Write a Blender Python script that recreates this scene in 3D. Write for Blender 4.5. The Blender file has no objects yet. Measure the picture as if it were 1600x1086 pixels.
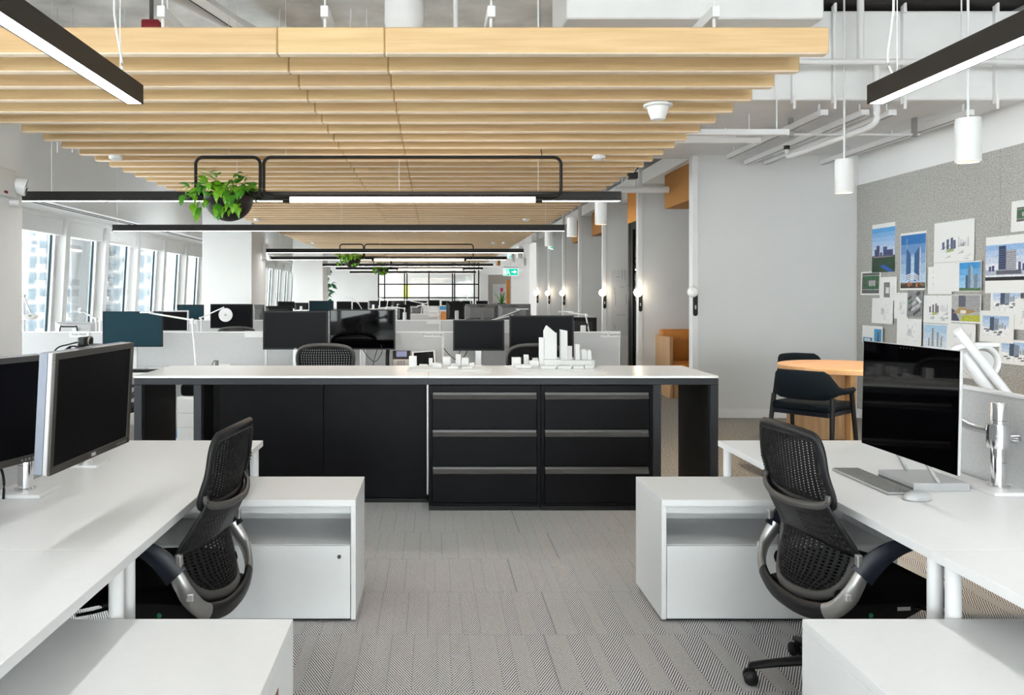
import bpy, bmesh, math, random
from mathutils import Vector, Matrix

S = bpy.context.scene
COL = S.collection
rnd = random.Random(7)
PI = math.pi
F = 1240.0            # focal length in pixels of the 1600x1086 frame
VX, VY = 678.0, 460.0  # vanishing point
EYE = 1.5

# ------------------------------------------------------------------ camera
cam_d = bpy.data.cameras.new('camera')
cam = bpy.data.objects.new('camera', cam_d)
COL.objects.link(cam)
cam.location = (0, 0, EYE)
cam.rotation_euler = (PI / 2, 0, 0)
cam_d.sensor_fit = 'HORIZONTAL'
cam_d.sensor_width = 36.0
cam_d.lens = F / 1600 * 36.0
cam_d.shift_x = (800 - VX) / 1600
cam_d.shift_y = -(543 - VY) / 1600
cam_d.clip_start = 0.02
cam_d.clip_end = 1000
S.camera = cam

# ------------------------------------------------------------------ sky and exposure
world = bpy.data.worlds.new('overcast_sky')
S.world = world
world.use_nodes = True
wn = world.node_tree.nodes
wn['Background'].inputs[0].default_value = (1.0, 0.985, 0.97, 1)
wn['Background'].inputs[1].default_value = 8.0
LED = 14.0            # radiance of the linear lamps' diffusers
S.view_settings.view_transform = 'Standard'
S.view_settings.look = 'None'
S.view_settings.gamma = 1
S.view_settings.use_curve_mapping = False
S.view_settings.exposure = 1.08
try:
    S.cycles.max_bounces = 6
    S.cycles.use_adaptive_sampling = True
    S.cycles.adaptive_threshold = 0.05
    S.cycles.diffuse_bounces = 4
    S.cycles.glossy_bounces = 4
    S.cycles.transparent_max_bounces = 16
    S.cycles.sample_clamp_indirect = 6
    S.cycles.caustics_reflective = False
    S.cycles.caustics_refractive = False
except Exception:
    pass


# ------------------------------------------------------------------ materials
M = {}


def mat(name, col, rough=0.5, metal=0.0, spec=0.5, noise=None, bump=None, emit=None):
    """noise=(scale, amount[, stretch xyz]) varies the colour; bump=(scale, strength)"""
    m = bpy.data.materials.new(name)
    m.use_nodes = True
    nt = m.node_tree
    b = nt.nodes['Principled BSDF']
    b.inputs['Base Color'].default_value = (*col, 1)
    b.inputs['Roughness'].default_value = rough
    b.inputs['Metallic'].default_value = metal
    b.inputs['Specular IOR Level'].default_value = spec
    tc = None
    if noise or bump:
        tc = nt.nodes.new('ShaderNodeTexCoord')
    if noise:
        n = nt.nodes.new('ShaderNodeTexNoise')
        n.inputs['Scale'].default_value = noise[0]
        n.inputs['Detail'].default_value = 4
        src = tc.outputs['Object']
        if len(noise) > 2:
            mp = nt.nodes.new('ShaderNodeMapping')
            mp.inputs['Scale'].default_value = noise[2]
            nt.links.new(src, mp.inputs[0])
            src = mp.outputs[0]
        nt.links.new(src, n.inputs['Vector'])
        r = nt.nodes.new('ShaderNodeValToRGB')
        a = noise[1]
        r.color_ramp.elements[0].position = 0.3
        r.color_ramp.elements[1].position = 0.7
        r.color_ramp.elements[0].color = (*[max(0, c * (1 - a)) for c in col], 1)
        r.color_ramp.elements[1].color = (*[min(1, c * (1 + a)) for c in col], 1)
        nt.links.new(n.outputs['Fac'], r.inputs[0])
        nt.links.new(r.outputs[0], b.inputs['Base Color'])
    if bump:
        n = nt.nodes.new('ShaderNodeTexNoise')
        n.inputs['Scale'].default_value = bump[0]
        n.inputs['Detail'].default_value = 3
        nt.links.new(tc.outputs['Object'], n.inputs['Vector'])
        bp = nt.nodes.new('ShaderNodeBump')
        bp.inputs['Strength'].default_value = bump[1]
        bp.inputs['Distance'].default_value = 0.004
        nt.links.new(n.outputs['Fac'], bp.inputs['Height'])
        nt.links.new(bp.outputs[0], b.inputs['Normal'])
    if emit:
        b.inputs['Emission Color'].default_value = (*emit[:3], 1)
        b.inputs['Emission Strength'].default_value = emit[3]
    M[name] = m
    return m


mat('oak_underside', (0.80, 0.66, 0.50), 0.6, noise=(20, 0.04))  # paler tone set on the downward faces of the slats
mat('white_paint', (0.80, 0.80, 0.80), 0.6, noise=(3, 0.02))
mat('white_wall', (0.83, 0.83, 0.83), 0.75, noise=(2, 0.015))
mat('booth_paint', (0.68, 0.68, 0.68), 0.75, noise=(2, 0.015))
mat('grey_wall', (0.60, 0.60, 0.605), 0.75, noise=(2, 0.02))
mat('taupe_wall', (0.52, 0.47, 0.43), 0.75, noise=(2, 0.02))
mat('white_trim', (0.77, 0.77, 0.77), 0.45)
mat('white_laminate', (0.76, 0.76, 0.765), 0.36, spec=0.35, noise=(30, 0.01))
mat('white_metal', (0.74, 0.74, 0.745), 0.4)
mat('white_quartz', (0.88, 0.88, 0.875), 0.22, spec=0.18, noise=(25, 0.02))
mat('white_card', (0.68, 0.68, 0.675), 0.7)
mat('paper', (0.80, 0.80, 0.79), 0.8)
mat('concrete', (0.70, 0.70, 0.685), 0.85, noise=(2.2, 0.25), bump=(9, 0.5))
mat('duct_white', (0.80, 0.80, 0.80), 0.55, noise=(4, 0.03), bump=(3, 0.15))
mat('charcoal_frame', (0.022, 0.024, 0.029), 0.45, spec=0.3, noise=(20, 0.05))
mat('black_steel', (0.005, 0.005, 0.006), 0.38, spec=0.10, noise=(12, 0.15))
mat('black_wood', (0.012, 0.012, 0.0125), 0.55, spec=0.2, noise=(6, 0.35, (14, 14, 1)))
mat('black_plastic', (0.008, 0.008, 0.009), 0.42, spec=0.3)
mat('black_mesh', (0.008, 0.008, 0.0085), 0.6, spec=0.2)
mat('navy_plastic', (0.008, 0.010, 0.018), 0.38, spec=0.3)
mat('grey_plastic', (0.055, 0.052, 0.05), 0.4)
mat('warm_grey_plastic', (0.20, 0.185, 0.17), 0.4)
mat('black_fabric', (0.004, 0.004, 0.0045), 0.95, spec=0.1)
mat('navy_fabric', (0.006, 0.011, 0.016), 0.9, spec=0.15, bump=(300, 0.3))
mat('screen_glossy', (0.001, 0.001, 0.0014), 0.03, spec=0.22)
mat('screen_matte', (0.003, 0.003, 0.0042), 0.4, spec=0.09)
mat('screen_teal', (0.006, 0.030, 0.043), 0.4, spec=0.15)
mat('monitor_bezel', (0.085, 0.078, 0.073), 0.32, metal=0.5)
mat('monitor_dark', (0.010, 0.010, 0.011), 0.45, spec=0.25)
mat('monitor_grey', (0.13, 0.13, 0.13), 0.45)
mat('monitor_silver', (0.55, 0.55, 0.56), 0.35, metal=0.3)
mat('monitor_case', (0.20, 0.22, 0.27), 0.4)
mat('chrome', (0.82, 0.82, 0.83), 0.12, metal=1.0)
mat('satin_silver', (0.36, 0.355, 0.345), 0.35, metal=0.85)
mat('aluminium', (0.70, 0.70, 0.71), 0.35, metal=0.6)
mat('light_aluminium', (0.42, 0.425, 0.43), 0.4, metal=0.15)
mat('key_grey', (0.17, 0.173, 0.176), 0.5)
mat('lamp_housing', (0.012, 0.0105, 0.010), 0.45, spec=0.25)
mat('led', (1, 1, 1), 0.5, emit=(1.0, 0.985, 0.965, LED))
mat('led_warm', (1, 1, 1), 0.5, emit=(1.0, 0.80, 0.60, 9))
mat('globe_warm', (1, 1, 1), 0.5, emit=(1.0, 0.86, 0.66, 10))
mat('spot_warm', (1, 0.8, 0.5), 0.5, emit=(1.0, 0.66, 0.32, 2.5))
mat('globe_white', (0.85, 0.85, 0.85), 0.25)
mat('orange_paint', (0.62, 0.24, 0.03), 0.6, noise=(3, 0.05))
mat('tan_leather', (0.55, 0.20, 0.03), 0.4, noise=(8, 0.12), bump=(60, 0.15))
mat('leaf_green', (0.055, 0.25, 0.010), 0.45, noise=(6, 0.4))
mat('leaf_lime', (0.16, 0.40, 0.015), 0.45, noise=(6, 0.3))
mat('leaf_dark', (0.02, 0.16, 0.06), 0.45, noise=(6, 0.3))
mat('stem_green', (0.18, 0.36, 0.06), 0.5)
mat('bowl_dark', (0.020, 0.016, 0.016), 0.5, spec=0.25)
mat('soil', (0.03, 0.02, 0.012), 0.95)
mat('red_fabric', (0.25, 0.01, 0.02), 0.7)
mat('magenta', (0.6, 0.02, 0.15), 0.5)
mat('sign_green', (0.0, 0.38, 0.27), 0.4, emit=(0.0, 0.5, 0.35, 0.5))
mat('sign_white', (0.85, 0.9, 0.88), 0.4, emit=(0.9, 1, 0.95, 0.6))
mat('sticker_brown', (0.22, 0.06, 0.03), 0.6, noise=(60, 0.4))
mat('tower_wall', (0.26, 0.265, 0.27), 0.8)
mat('tower_slab', (0.34, 0.34, 0.34), 0.8)
mat('tower_glass', (0.085, 0.125, 0.155), 0.35, spec=0.2)
mat('void_dark', (0.016, 0.014, 0.014), 0.8, noise=(2, 0.6), bump=(4, 0.6))
mat('lime_panel', (0.72, 0.78, 0.12), 0.6)
mat('ink', (0.02, 0.02, 0.02), 0.7)
mat('logo_white', (0.75, 0.75, 0.75), 0.4)
mat('lcd_blue', (0.22, 0.25, 0.42), 0.3)
mat('green_dot', (0.03, 0.28, 0.12), 0.5)
mat('blue_plastic', (0.05, 0.22, 0.45), 0.5)
mat('yellow_plastic', (0.75, 0.5, 0.08), 0.5)


def nodes_of(name):
    m = bpy.data.materials.new(name)
    m.use_nodes = True
    M[name] = m
    return m, m.node_tree, m.node_tree.nodes['Principled BSDF']


class NX:
    """tiny node-expression helper"""
    def __init__(s, nt): s.nt = nt

    def m(s, op, a, b=None, c=None):
        n = s.nt.nodes.new('ShaderNodeMath')
        n.operation = op
        for i, v in enumerate((a, b, c)):
            if v is None:
                continue
            if isinstance(v, (int, float)):
                n.inputs[i].default_value = v
            else:
                s.nt.links.new(v, n.inputs[i])
        return n.outputs[0]


def fabric(name, col, amount, scale, rough=0.95):
    """felt with a fine speckle"""
    m, nt, b = nodes_of(name)
    tc = nt.nodes.new('ShaderNodeTexCoord')
    n = nt.nodes.new('ShaderNodeTexNoise')
    n.inputs['Scale'].default_value = scale
    n.inputs['Detail'].default_value = 2
    n.inputs['Roughness'].default_value = 0.8
    nt.links.new(tc.outputs['Object'], n.inputs['Vector'])
    r = nt.nodes.new('ShaderNodeValToRGB')
    r.color_ramp.elements[0].position = 0.35
    r.color_ramp.elements[1].position = 0.65
    r.color_ramp.elements[0].color = (*[c * (1 - amount) for c in col], 1)
    r.color_ramp.elements[1].color = (*[min(1, c * (1 + amount)) for c in col], 1)
    nt.links.new(n.outputs['Fac'], r.inputs[0])
    nt.links.new(r.outputs[0], b.inputs['Base Color'])
    b.inputs['Roughness'].default_value = rough
    b.inputs['Specular IOR Level'].default_value = 0.2
    return m


fabric('partition_fabric', (0.52, 0.525, 0.53), 0.10, 160)
fabric('pinboard_felt', (0.42, 0.412, 0.39), 0.30, 75)
fabric('cork_felt', (0.36, 0.17, 0.055), 0.25, 70)


def wood(name, c1, c2, rough=0.5, axis='X'):
    m, nt, b = nodes_of(name)
    tc = nt.nodes.new('ShaderNodeTexCoord')
    oi = nt.nodes.new('ShaderNodeObjectInfo')
    off = nt.nodes.new('ShaderNodeVectorMath')
    off.operation = 'ADD'
    cmb = nt.nodes.new('ShaderNodeCombineXYZ')
    X = NX(nt)
    for i in range(3):
        nt.links.new(X.m('MULTIPLY', oi.outputs['Random'], 37.0 + 13 * i), cmb.inputs[i])
    nt.links.new(tc.outputs['Object'], off.inputs[0])
    nt.links.new(cmb.outputs[0], off.inputs[1])
    mp = nt.nodes.new('ShaderNodeMapping')
    mp.inputs['Scale'].default_value = {'X': (0.9, 14, 14), 'Z': (14, 14, 0.9)}[axis]
    nt.links.new(off.outputs[0], mp.inputs[0])
    n = nt.nodes.new('ShaderNodeTexNoise')
    n.inputs['Scale'].default_value = 2.4
    n.inputs['Detail'].default_value = 5
    n.inputs['Distortion'].default_value = 0.12
    nt.links.new(mp.outputs[0], n.inputs['Vector'])
    mp2 = nt.nodes.new('ShaderNodeMapping')
    mp2.inputs['Scale'].default_value = {'X': (4, 160, 160), 'Z': (160, 160, 4)}[axis]
    nt.links.new(off.outputs[0], mp2.inputs[0])
    n2 = nt.nodes.new('ShaderNodeTexNoise')
    n2.inputs['Scale'].default_value = 1.0
    nt.links.new(mp2.outputs[0], n2.inputs['Vector'])
    fac = X.m('ADD', X.m('MULTIPLY', n.outputs['Fac'], 0.7), X.m('MULTIPLY', n2.outputs['Fac'], 0.3))
    r = nt.nodes.new('ShaderNodeValToRGB')
    r.color_ramp.elements[0].position = 0.35
    r.color_ramp.elements[1].position = 0.66
    r.color_ramp.elements[0].color = (*c1, 1)
    r.color_ramp.elements[1].color = (*c2, 1)
    nt.links.new(fac, r.inputs[0])
    hs = nt.nodes.new('ShaderNodeHueSaturation')
    nt.links.new(r.outputs[0], hs.inputs['Color'])
    nt.links.new(X.m('ADD', X.m('MULTIPLY', oi.outputs['Random'], 0.16), 0.92), hs.inputs['Value'])
    nt.links.new(X.m('ADD', X.m('MULTIPLY', X.m('FRACT', X.m('MULTIPLY', oi.outputs['Random'], 91.7)), 0.007), 0.494), hs.inputs['Hue'])
    nt.links.new(hs.outputs[0], b.inputs['Base Color'])
    b.inputs['Roughness'].default_value = rough
    return m


wood('oak_slat', (0.555, 0.365, 0.168), (0.65, 0.455, 0.232))
wood('oak_top', (0.60, 0.33, 0.13), (0.70, 0.43, 0.20), 0.35)
wood('oak_panel', (0.42, 0.25, 0.11), (0.58, 0.38, 0.19), 0.45, 'Z')


def ink_material():
    m, nt, b = nodes_of('print_ink')
    a = nt.nodes.new('ShaderNodeVertexColor')
    a.layer_name = 'print'
    tc = nt.nodes.new('ShaderNodeTexCoord')
    n = nt.nodes.new('ShaderNodeTexNoise')
    n.inputs['Scale'].default_value = 45
    n.inputs['Detail'].default_value = 5
    nt.links.new(tc.outputs['Object'], n.inputs['Vector'])
    X = NX(nt)
    hs = nt.nodes.new('ShaderNodeHueSaturation')
    nt.links.new(a.outputs[0], hs.inputs['Color'])
    nt.links.new(X.m('ADD', X.m('MULTIPLY', n.outputs['Fac'], 0.9), 0.55), hs.inputs['Value'])
    nt.links.new(hs.outputs[0], b.inputs['Base Color'])
    b.inputs['Roughness'].default_value = 0.6


ink_material()


def pane_material(name, tint, amount):
    m = bpy.data.materials.new(name)
    m.use_nodes = True
    nt = m.node_tree
    nt.nodes.clear()
    out = nt.nodes.new('ShaderNodeOutputMaterial')
    t = nt.nodes.new('ShaderNodeBsdfTransparent')
    t.inputs[0].default_value = (*tint, 1)
    g = nt.nodes.new('ShaderNodeBsdfGlossy')
    g.inputs['Roughness'].default_value = 0.03
    fr = nt.nodes.new('ShaderNodeFresnel')
    fr.inputs[0].default_value = 1.45
    X = NX(nt)
    mx = nt.nodes.new('ShaderNodeMixShader')
    nt.links.new(X.m('MULTIPLY', fr.outputs[0], amount), mx.inputs[0])
    nt.links.new(t.outputs[0], mx.inputs[1])
    nt.links.new(g.outputs[0], mx.inputs[2])
    nt.links.new(mx.outputs[0], out.inputs[0])
    M[name] = m


pane_material('window_glass', (0.93, 0.97, 0.98), 0.8)
pane_material('clear_glass', (0.95, 0.97, 0.97), 0.9)


def carpet():
    m, nt, b = nodes_of('herringbone_carpet')
    X = NX(nt)
    g = nt.nodes.new('ShaderNodeNewGeometry')
    sp = nt.nodes.new('ShaderNodeSeparateXYZ')
    nt.links.new(g.outputs['Position'], sp.inputs[0])
    x, y = sp.outputs[0], sp.outputs[1]
    row = X.m('FLOOR', X.m('DIVIDE', y, 0.5))
    shift = X.m('MULTIPLY', X.m('FRACT', X.m('MULTIPLY', X.m('SINE', X.m('MULTIPLY', row, 12.9)), 43.7)), 0.35)
    xs = X.m('ADD', x, shift)
    # irregular column widths by a monotone warp
    xw = X.m('ADD', xs, X.m('ADD', X.m('MULTIPLY', X.m('SINE', X.m('MULTIPLY', xs, 21.0)), 0.017),
                            X.m('MULTIPLY', X.m('SINE', X.m('MULTIPLY', xs, 47.0)), 0.008)))
    w = 0.082
    cidx = X.m('FLOOR', X.m('DIVIDE', xw, w))
    par = X.m('MODULO', X.m('ABSOLUTE', cidx), 2.0)
    sgn = X.m('SUBTRACT', X.m('MULTIPLY', par, 2.0), 1.0)
    diag = X.m('ADD', X.m('MULTIPLY', xs, X.m('MULTIPLY', sgn, 1.9)), y)
    ph = X.m('ADD', X.m('DIVIDE', diag, 0.0205), X.m('MULTIPLY', par, 0.5))
    tri = X.m('PINGPONG', ph, 0.5)           # 0..0.5
    n = nt.nodes.new('ShaderNodeTexNoise')
    n.inputs['Scale'].default_value = 130
    n.inputs['Detail'].default_value = 2
    nt.links.new(g.outputs['Position'], n.inputs['Vector'])
    v = X.m('ADD', X.m('MULTIPLY', tri, 2.0), X.m('MULTIPLY', X.m('SUBTRACT', n.outputs['Fac'], 0.5), 0.55))
    st = nt.nodes.new('ShaderNodeMapRange')
    st.interpolation_type = 'SMOOTHSTEP'
    st.inputs['From Min'].default_value = 0.28
    st.inputs['From Max'].default_value = 0.58
    nt.links.new(v, st.inputs['Value'])
    # thin dark seam between columns
    fr = X.m('FRACT', X.m('DIVIDE', xw, w))
    ed = X.m('PINGPONG', fr, 0.5)
    seam = X.m('GREATER_THAN', ed, 0.013)
    ty = X.m('PINGPONG', X.m('FRACT', X.m('DIVIDE', y, 0.5)), 0.5)
    seam2 = X.m('GREATER_THAN', ty, 0.004)
    f = X.m('MULTIPLY', st.outputs[0], X.m('ADD', X.m('MULTIPLY', X.m('MULTIPLY', seam, X.m('ADD', X.m('MULTIPLY', seam2, 0.5), 0.5)), 0.4), 0.6))
    r = nt.nodes.new('ShaderNodeValToRGB')
    r.color_ramp.elements[0].color = (0.075, 0.075, 0.077, 1)
    r.color_ramp.elements[1].color = (0.70, 0.69, 0.68, 1)
    nt.links.new(f, r.inputs[0])
    # warmer grey loop carpet past the counter, on the cafe side
    n2 = nt.nodes.new('ShaderNodeTexNoise')
    n2.inputs['Scale'].default_value = 60
    n2.inputs['Detail'].default_value = 3
    nt.links.new(g.outputs['Position'], n2.inputs['Vector'])
    r2 = nt.nodes.new('ShaderNodeValToRGB')
    r2.color_ramp.elements[0].position = 0.35
    r2.color_ramp.elements[1].position = 0.68
    r2.color_ramp.elements[0].color = (0.17, 0.16, 0.145, 1)
    r2.color_ramp.elements[1].color = (0.46, 0.43, 0.39, 1)
    nt.links.new(n2.outputs['Fac'], r2.inputs[0])
    mx = nt.nodes.new('ShaderNodeMix')
    mx.data_type = 'RGBA'
    nt.links.new(X.m('GREATER_THAN', y, 6.0), mx.inputs[0])
    nt.links.new(r.outputs[0], mx.inputs[6])
    nt.links.new(r2.outputs[0], mx.inputs[7])
    nt.links.new(mx.outputs[2], b.inputs['Base Color'])
    b.inputs['Roughness'].default_value = 0.95
    b.inputs['Specular IOR Level'].default_value = 0.1
    bp = nt.nodes.new('ShaderNodeBump')
    bp.inputs['Strength'].default_value = 0.35
    bp.inputs['Distance'].default_value = 0.003
    nt.links.new(f, bp.inputs['Height'])
    nt.links.new(bp.outputs[0], b.inputs['Normal'])


carpet()


ORD = ['first', 'second', 'third', 'fourth', 'fifth', 'sixth', 'seventh', 'eighth', 'ninth', 'tenth', 'eleventh', 'twelfth', 'thirteenth', 'fourteenth', 'fifteenth', 'last']


# ------------------------------------------------------------------ mesh helpers
def new_bm():
    return bmesh.new()


def merge(bm, t):
    me = bpy.data.meshes.new('tmp')
    t.to_mesh(me)
    t.free()
    bm.from_mesh(me)
    bpy.data.meshes.remove(me)


def box(bm, a, b, bev=0.0, seg=2, mtx=None):
    t = bmesh.new() if (bev or mtx) else bm
    x0, x1 = sorted((a[0], b[0])); y0, y1 = sorted((a[1], b[1])); z0, z1 = sorted((a[2], b[2]))
    v = [t.verts.new(p) for p in ((x0, y0, z0), (x1, y0, z0), (x1, y1, z0), (x0, y1, z0),
                                  (x0, y0, z1), (x1, y0, z1), (x1, y1, z1), (x0, y1, z1))]
    for f in ((0, 3, 2, 1), (4, 5, 6, 7), (0, 1, 5, 4), (1, 2, 6, 5), (2, 3, 7, 6), (3, 0, 4, 7)):
        t.faces.new([v[i] for i in f])
    if bev:
        bmesh.ops.bevel(t, geom=t.edges[:], offset=bev, segments=seg, affect='EDGES', profile=0.5)
    if mtx:
        bmesh.ops.transform(t, matrix=mtx, verts=t.verts[:])
    if t is not bm:
        merge(bm, t)
    return bm


def frame_axes(d):
    d = d.normalized()
    up = Vector((0, 0, 1)) if abs(d.z) < 0.95 else Vector((1, 0, 0))
    a = d.cross(up).normalized()
    return a, d.cross(a).normalized()


def cyl(bm, p0, p1, r0, r1=None, seg=16, cap=True):
    p0, p1 = Vector(p0), Vector(p1)
    r1 = r0 if r1 is None else r1
    a, c = frame_axes(p1 - p0)
    R = []
    for p, r in ((p0, r0), (p1, r1)):
        R.append([bm.verts.new(p + a * r * math.cos(2 * PI * i / seg) + c * r * math.sin(2 * PI * i / seg)) for i in range(seg)])
    for i in range(seg):
        j = (i + 1) % seg
        bm.faces.new((R[0][i], R[0][j], R[1][j], R[1][i]))
    if cap:
        bm.faces.new(R[0][::-1])
        bm.faces.new(R[1])
    return bm


def sweep(bm, pts, w, h=None, seg=8, closed=False, up=(0, 0, 1), scale=None, cap=True):
    """elliptical tube along a path; w across, h along the up-ish axis"""
    h = w if h is None else h
    pts = [Vector(p) for p in pts]
    n = len(pts)
    rings = []
    for i, p in enumerate(pts):
        if closed:
            d = pts[(i + 1) % n] - pts[i - 1]
        else:
            d = pts[min(i + 1, n - 1)] - pts[max(i - 1, 0)]
        d = d.normalized()
        u = Vector(up)
        if abs(d.dot(u.normalized())) > 0.97:
            u = Vector((1, 0, 0)) if abs(d.x) < 0.9 else Vector((0, 1, 0))
        a = d.cross(u).normalized()
        c = a.cross(d).normalized()
        k = 1 if scale is None else scale[i]
        rings.append([bm.verts.new(p + a * w * k * math.cos(2 * PI * j / seg) + c * h * k * math.sin(2 * PI * j / seg)) for j in range(seg)])
    m = n if closed else n - 1
    for i in range(m):
        A, B = rings[i], rings[(i + 1) % n]
        for j in range(seg):
            k = (j + 1) % seg
            bm.faces.new((A[j], A[k], B[k], B[j]))
    if not closed and cap:
        bm.faces.new(rings[0][::-1])
        bm.faces.new(rings[-1])
    return bm


def smooth_path(pts, n=6, closed=False):
    """Catmull-Rom through points"""
    P = [Vector(p) for p in pts]
    out = []
    N = len(P)
    rng = N if closed else N - 1
    for i in range(rng):
        p0 = P[i - 1] if (closed or i > 0) else P[0]
        p1, p2 = P[i], P[(i + 1) % N]
        p3 = P[(i + 2) % N] if (closed or i + 2 < N) else P[-1]
        for k in range(n):
            t = k / n
            out.append(0.5 * ((2 * p1) + (p2 - p0) * t + (2 * p0 - 5 * p1 + 4 * p2 - p3) * t * t + (3 * p1 - p0 - 3 * p2 + p3) * t ** 3))
    if not closed:
        out.append(P[-1])
    return out


def lathe(bm, prof, seg=24, c=(0, 0, 0)):
    R = []
    for r, z in prof:
        if r < 1e-6:
            R.append([bm.verts.new((c[0], c[1], c[2] + z))])
        else:
            R.append([bm.verts.new((c[0] + r * math.cos(2 * PI * i / seg), c[1] + r * math.sin(2 * PI * i / seg), c[2] + z)) for i in range(seg)])
    for A, B in zip(R[:-1], R[1:]):
        for i in range(seg):
            j = (i + 1) % seg
            if len(A) == 1 and len(B) == 1:
                continue
            if len(A) == 1:
                bm.faces.new((A[0], B[j], B[i]))
            elif len(B) == 1:
                bm.faces.new((A[i], A[j], B[0]))
            else:
                bm.faces.new((A[i], A[j], B[j], B[i]))
    return bm


def prism(bm, poly, z0, z1, mtx=None):
    t = bmesh.new()
    lo = [t.verts.new((p[0], p[1], z0)) for p in poly]
    hi = [t.verts.new((p[0], p[1], z1)) for p in poly]
    t.faces.new(lo[::-1])
    t.faces.new(hi)
    n = len(poly)
    for i in range(n):
        j = (i + 1) % n
        t.faces.new((lo[i], lo[j], hi[j], hi[i]))
    if mtx:
        bmesh.ops.transform(t, matrix=mtx, verts=t.verts[:])
    merge(bm, t)
    return bm


def perforated(bm, fn, nu, nv, hu, hv, keep=None, thick=0.0):
    """sheet of cells over u,v in [0,1]; every cell has a hole of fraction hu x hv"""
    cache = {}

    def V(u, v):
        k = (round(u * 100000), round(v * 100000))
        if k not in cache:
            cache[k] = bm.verts.new(fn(u, v))
        return cache[k]
    for i in range(nu):
        for j in range(nv):
            u0, u1, v0, v1 = i / nu, (i + 1) / nu, j / nv, (j + 1) / nv
            o = [V(u0, v0), V(u1, v0), V(u1, v1), V(u0, v1)]
            if keep and not keep(i, j):
                bm.faces.new(o)
                continue
            a, b2 = (1 - hu) / 2 / nu, (1 - hv) / 2 / nv
            q = [V(u0 + a, v0 + b2), V(u1 - a, v0 + b2), V(u1 - a, v1 - b2), V(u0 + a, v1 - b2)]
            for k in range(4):
                l = (k + 1) % 4
                bm.faces.new((o[k], o[l], q[l], q[k]))
    return bm


def obj(name, bm, material, parent=None, loc=(0, 0, 0), rot=(0, 0, 0), smooth=None, solid=0.0):
    if isinstance(bm, bpy.types.Mesh):
        me = bm
    else:
        bmesh.ops.recalc_face_normals(bm, faces=bm.faces[:])
        me = bpy.data.meshes.new(name)
        if smooth:
            for f in bm.faces:
                f.smooth = True
            for e in bm.edges:
                if len(e.link_faces) == 2 and e.calc_face_angle(0) > math.radians(smooth):
                    e.smooth = False
        bm.to_mesh(me)
        bm.free()
        me.materials.append(M[material] if isinstance(material, str) else material)
    o = bpy.data.objects.new(name, me)
    COL.objects.link(o)
    o.location = loc
    o.rotation_euler = rot
    if parent:
        o.parent = parent
    if solid:
        md = o.modifiers.new('thickness', 'SOLIDIFY')
        md.thickness = solid
        md.offset = 0
    return o


def tag(o, label=None, cat=None, group=None, kind=None):
    if label: o['label'] = label
    if cat: o['category'] = cat
    if group: o['group'] = group
    if kind: o['kind'] = kind
    return o


def thing(name, label, cat, loc=(0, 0, 0), rz=0.0, group=None):
    o = bpy.data.objects.new(name, None)
    o.empty_display_size = 0.1
    COL.objects.link(o)
    o.location = loc
    o.rotation_euler = (0, 0, rz)
    return tag(o, label, cat, group)


def struct(o, label=None, cat=None):
    return tag(o, label, cat, None, 'structure')


def copy_tree(o, parent=None, label=None, loc=None, rz=None, group=None):
    c = o.copy()
    COL.objects.link(c)
    if parent:
        c.parent = parent
    for ch in list(o.children):
        copy_tree(ch, c)
    if label: c['label'] = label
    if group: c['group'] = group
    if loc is not None: c.location = loc
    if rz is not None: c.rotation_euler = (0, 0, rz)
    return c


def text_obj(body, size, material, parent, loc, rot=(PI / 2, 0, 0), extrude=0.0004, name='lettering', bold=0.0):
    cu = bpy.data.curves.new('lettering', 'FONT')
    cu.body = body
    cu.size = size
    cu.extrude = extrude
    cu.offset = bold
    cu.resolution_u = 2
    cu.align_x = 'CENTER'
    cu.align_y = 'CENTER'
    t = bpy.data.objects.new('t', cu)
    COL.objects.link(t)
    dg = bpy.context.evaluated_depsgraph_get()
    me = bpy.data.meshes.new_from_object(t.evaluated_get(dg))
    bpy.data.objects.remove(t)
    bpy.data.curves.remove(cu)
    me.materials.clear()
    me.materials.append(M[material])
    return obj(name, me, material, parent, loc, rot)


def at(px, py, Y):
    s = F / Y
    return Vector(((px - VX) / s, Y, EYE - (py - VY) / s))


# =================================================================== SETTING
XL, XR = -6.06, 5.16      # window line at eye height, pin wall
YB, YF = -9.0, 37.0       # behind the camera, far end
ZC = 4.2                  # concrete slab

struct(obj('floor', box(new_bm(), (-8, YB, -0.15), (8, YF + 6, 0)), 'herringbone_carpet'),
       'grey herringbone carpet of the office floor', 'floor')
struct(obj('ceiling', box(new_bm(), (-8, YB, ZC), (8, YF + 6, ZC + 0.2)), 'concrete'),
       'rough exposed concrete ceiling slab', 'ceiling')
wb = struct(obj('wall_back', box(new_bm(), (-8, YB - 0.2, 0), (8, YB, 0.5)), 'white_wall'), 'white sill wall of the window front behind the near desks', 'wall')
obj('header', box(new_bm(), (-8, YB - 0.2, 3.3), (8, YB, ZC)), 'white_wall', wb)
for k in range(8):
    obj('window_post', box(new_bm(), (-6.0 + 1.6 * k - 0.06, YB - 0.15, 0.5), (-6.0 + 1.6 * k + 0.06, YB - 0.02, 3.3)), 'white_trim', wb)
    if k < 7:
        obj('pane', box(new_bm(), (-6.0 + 1.6 * k + 0.06, YB - 0.10, 0.5), (-6.0 + 1.6 * k + 1.54, YB - 0.09, 3.3)), 'window_glass', wb)
struct(obj('wall_far', box(new_bm(), (-8, YF + 6, 0), (8, YF + 6.2, ZC)), 'white_wall'), 'white end wall beyond the glass partition', 'wall')
struct(obj('wall_right', box(new_bm(), (XR, YB, 0), (XR + 0.2, YF + 6, ZC)), 'white_wall'), 'white wall carrying the grey pinboard', 'wall')
# window wall: knee wall, header
LEAN = 0.057


def wx(z):
    return XL + LEAN * (z - 1.5)


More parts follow.
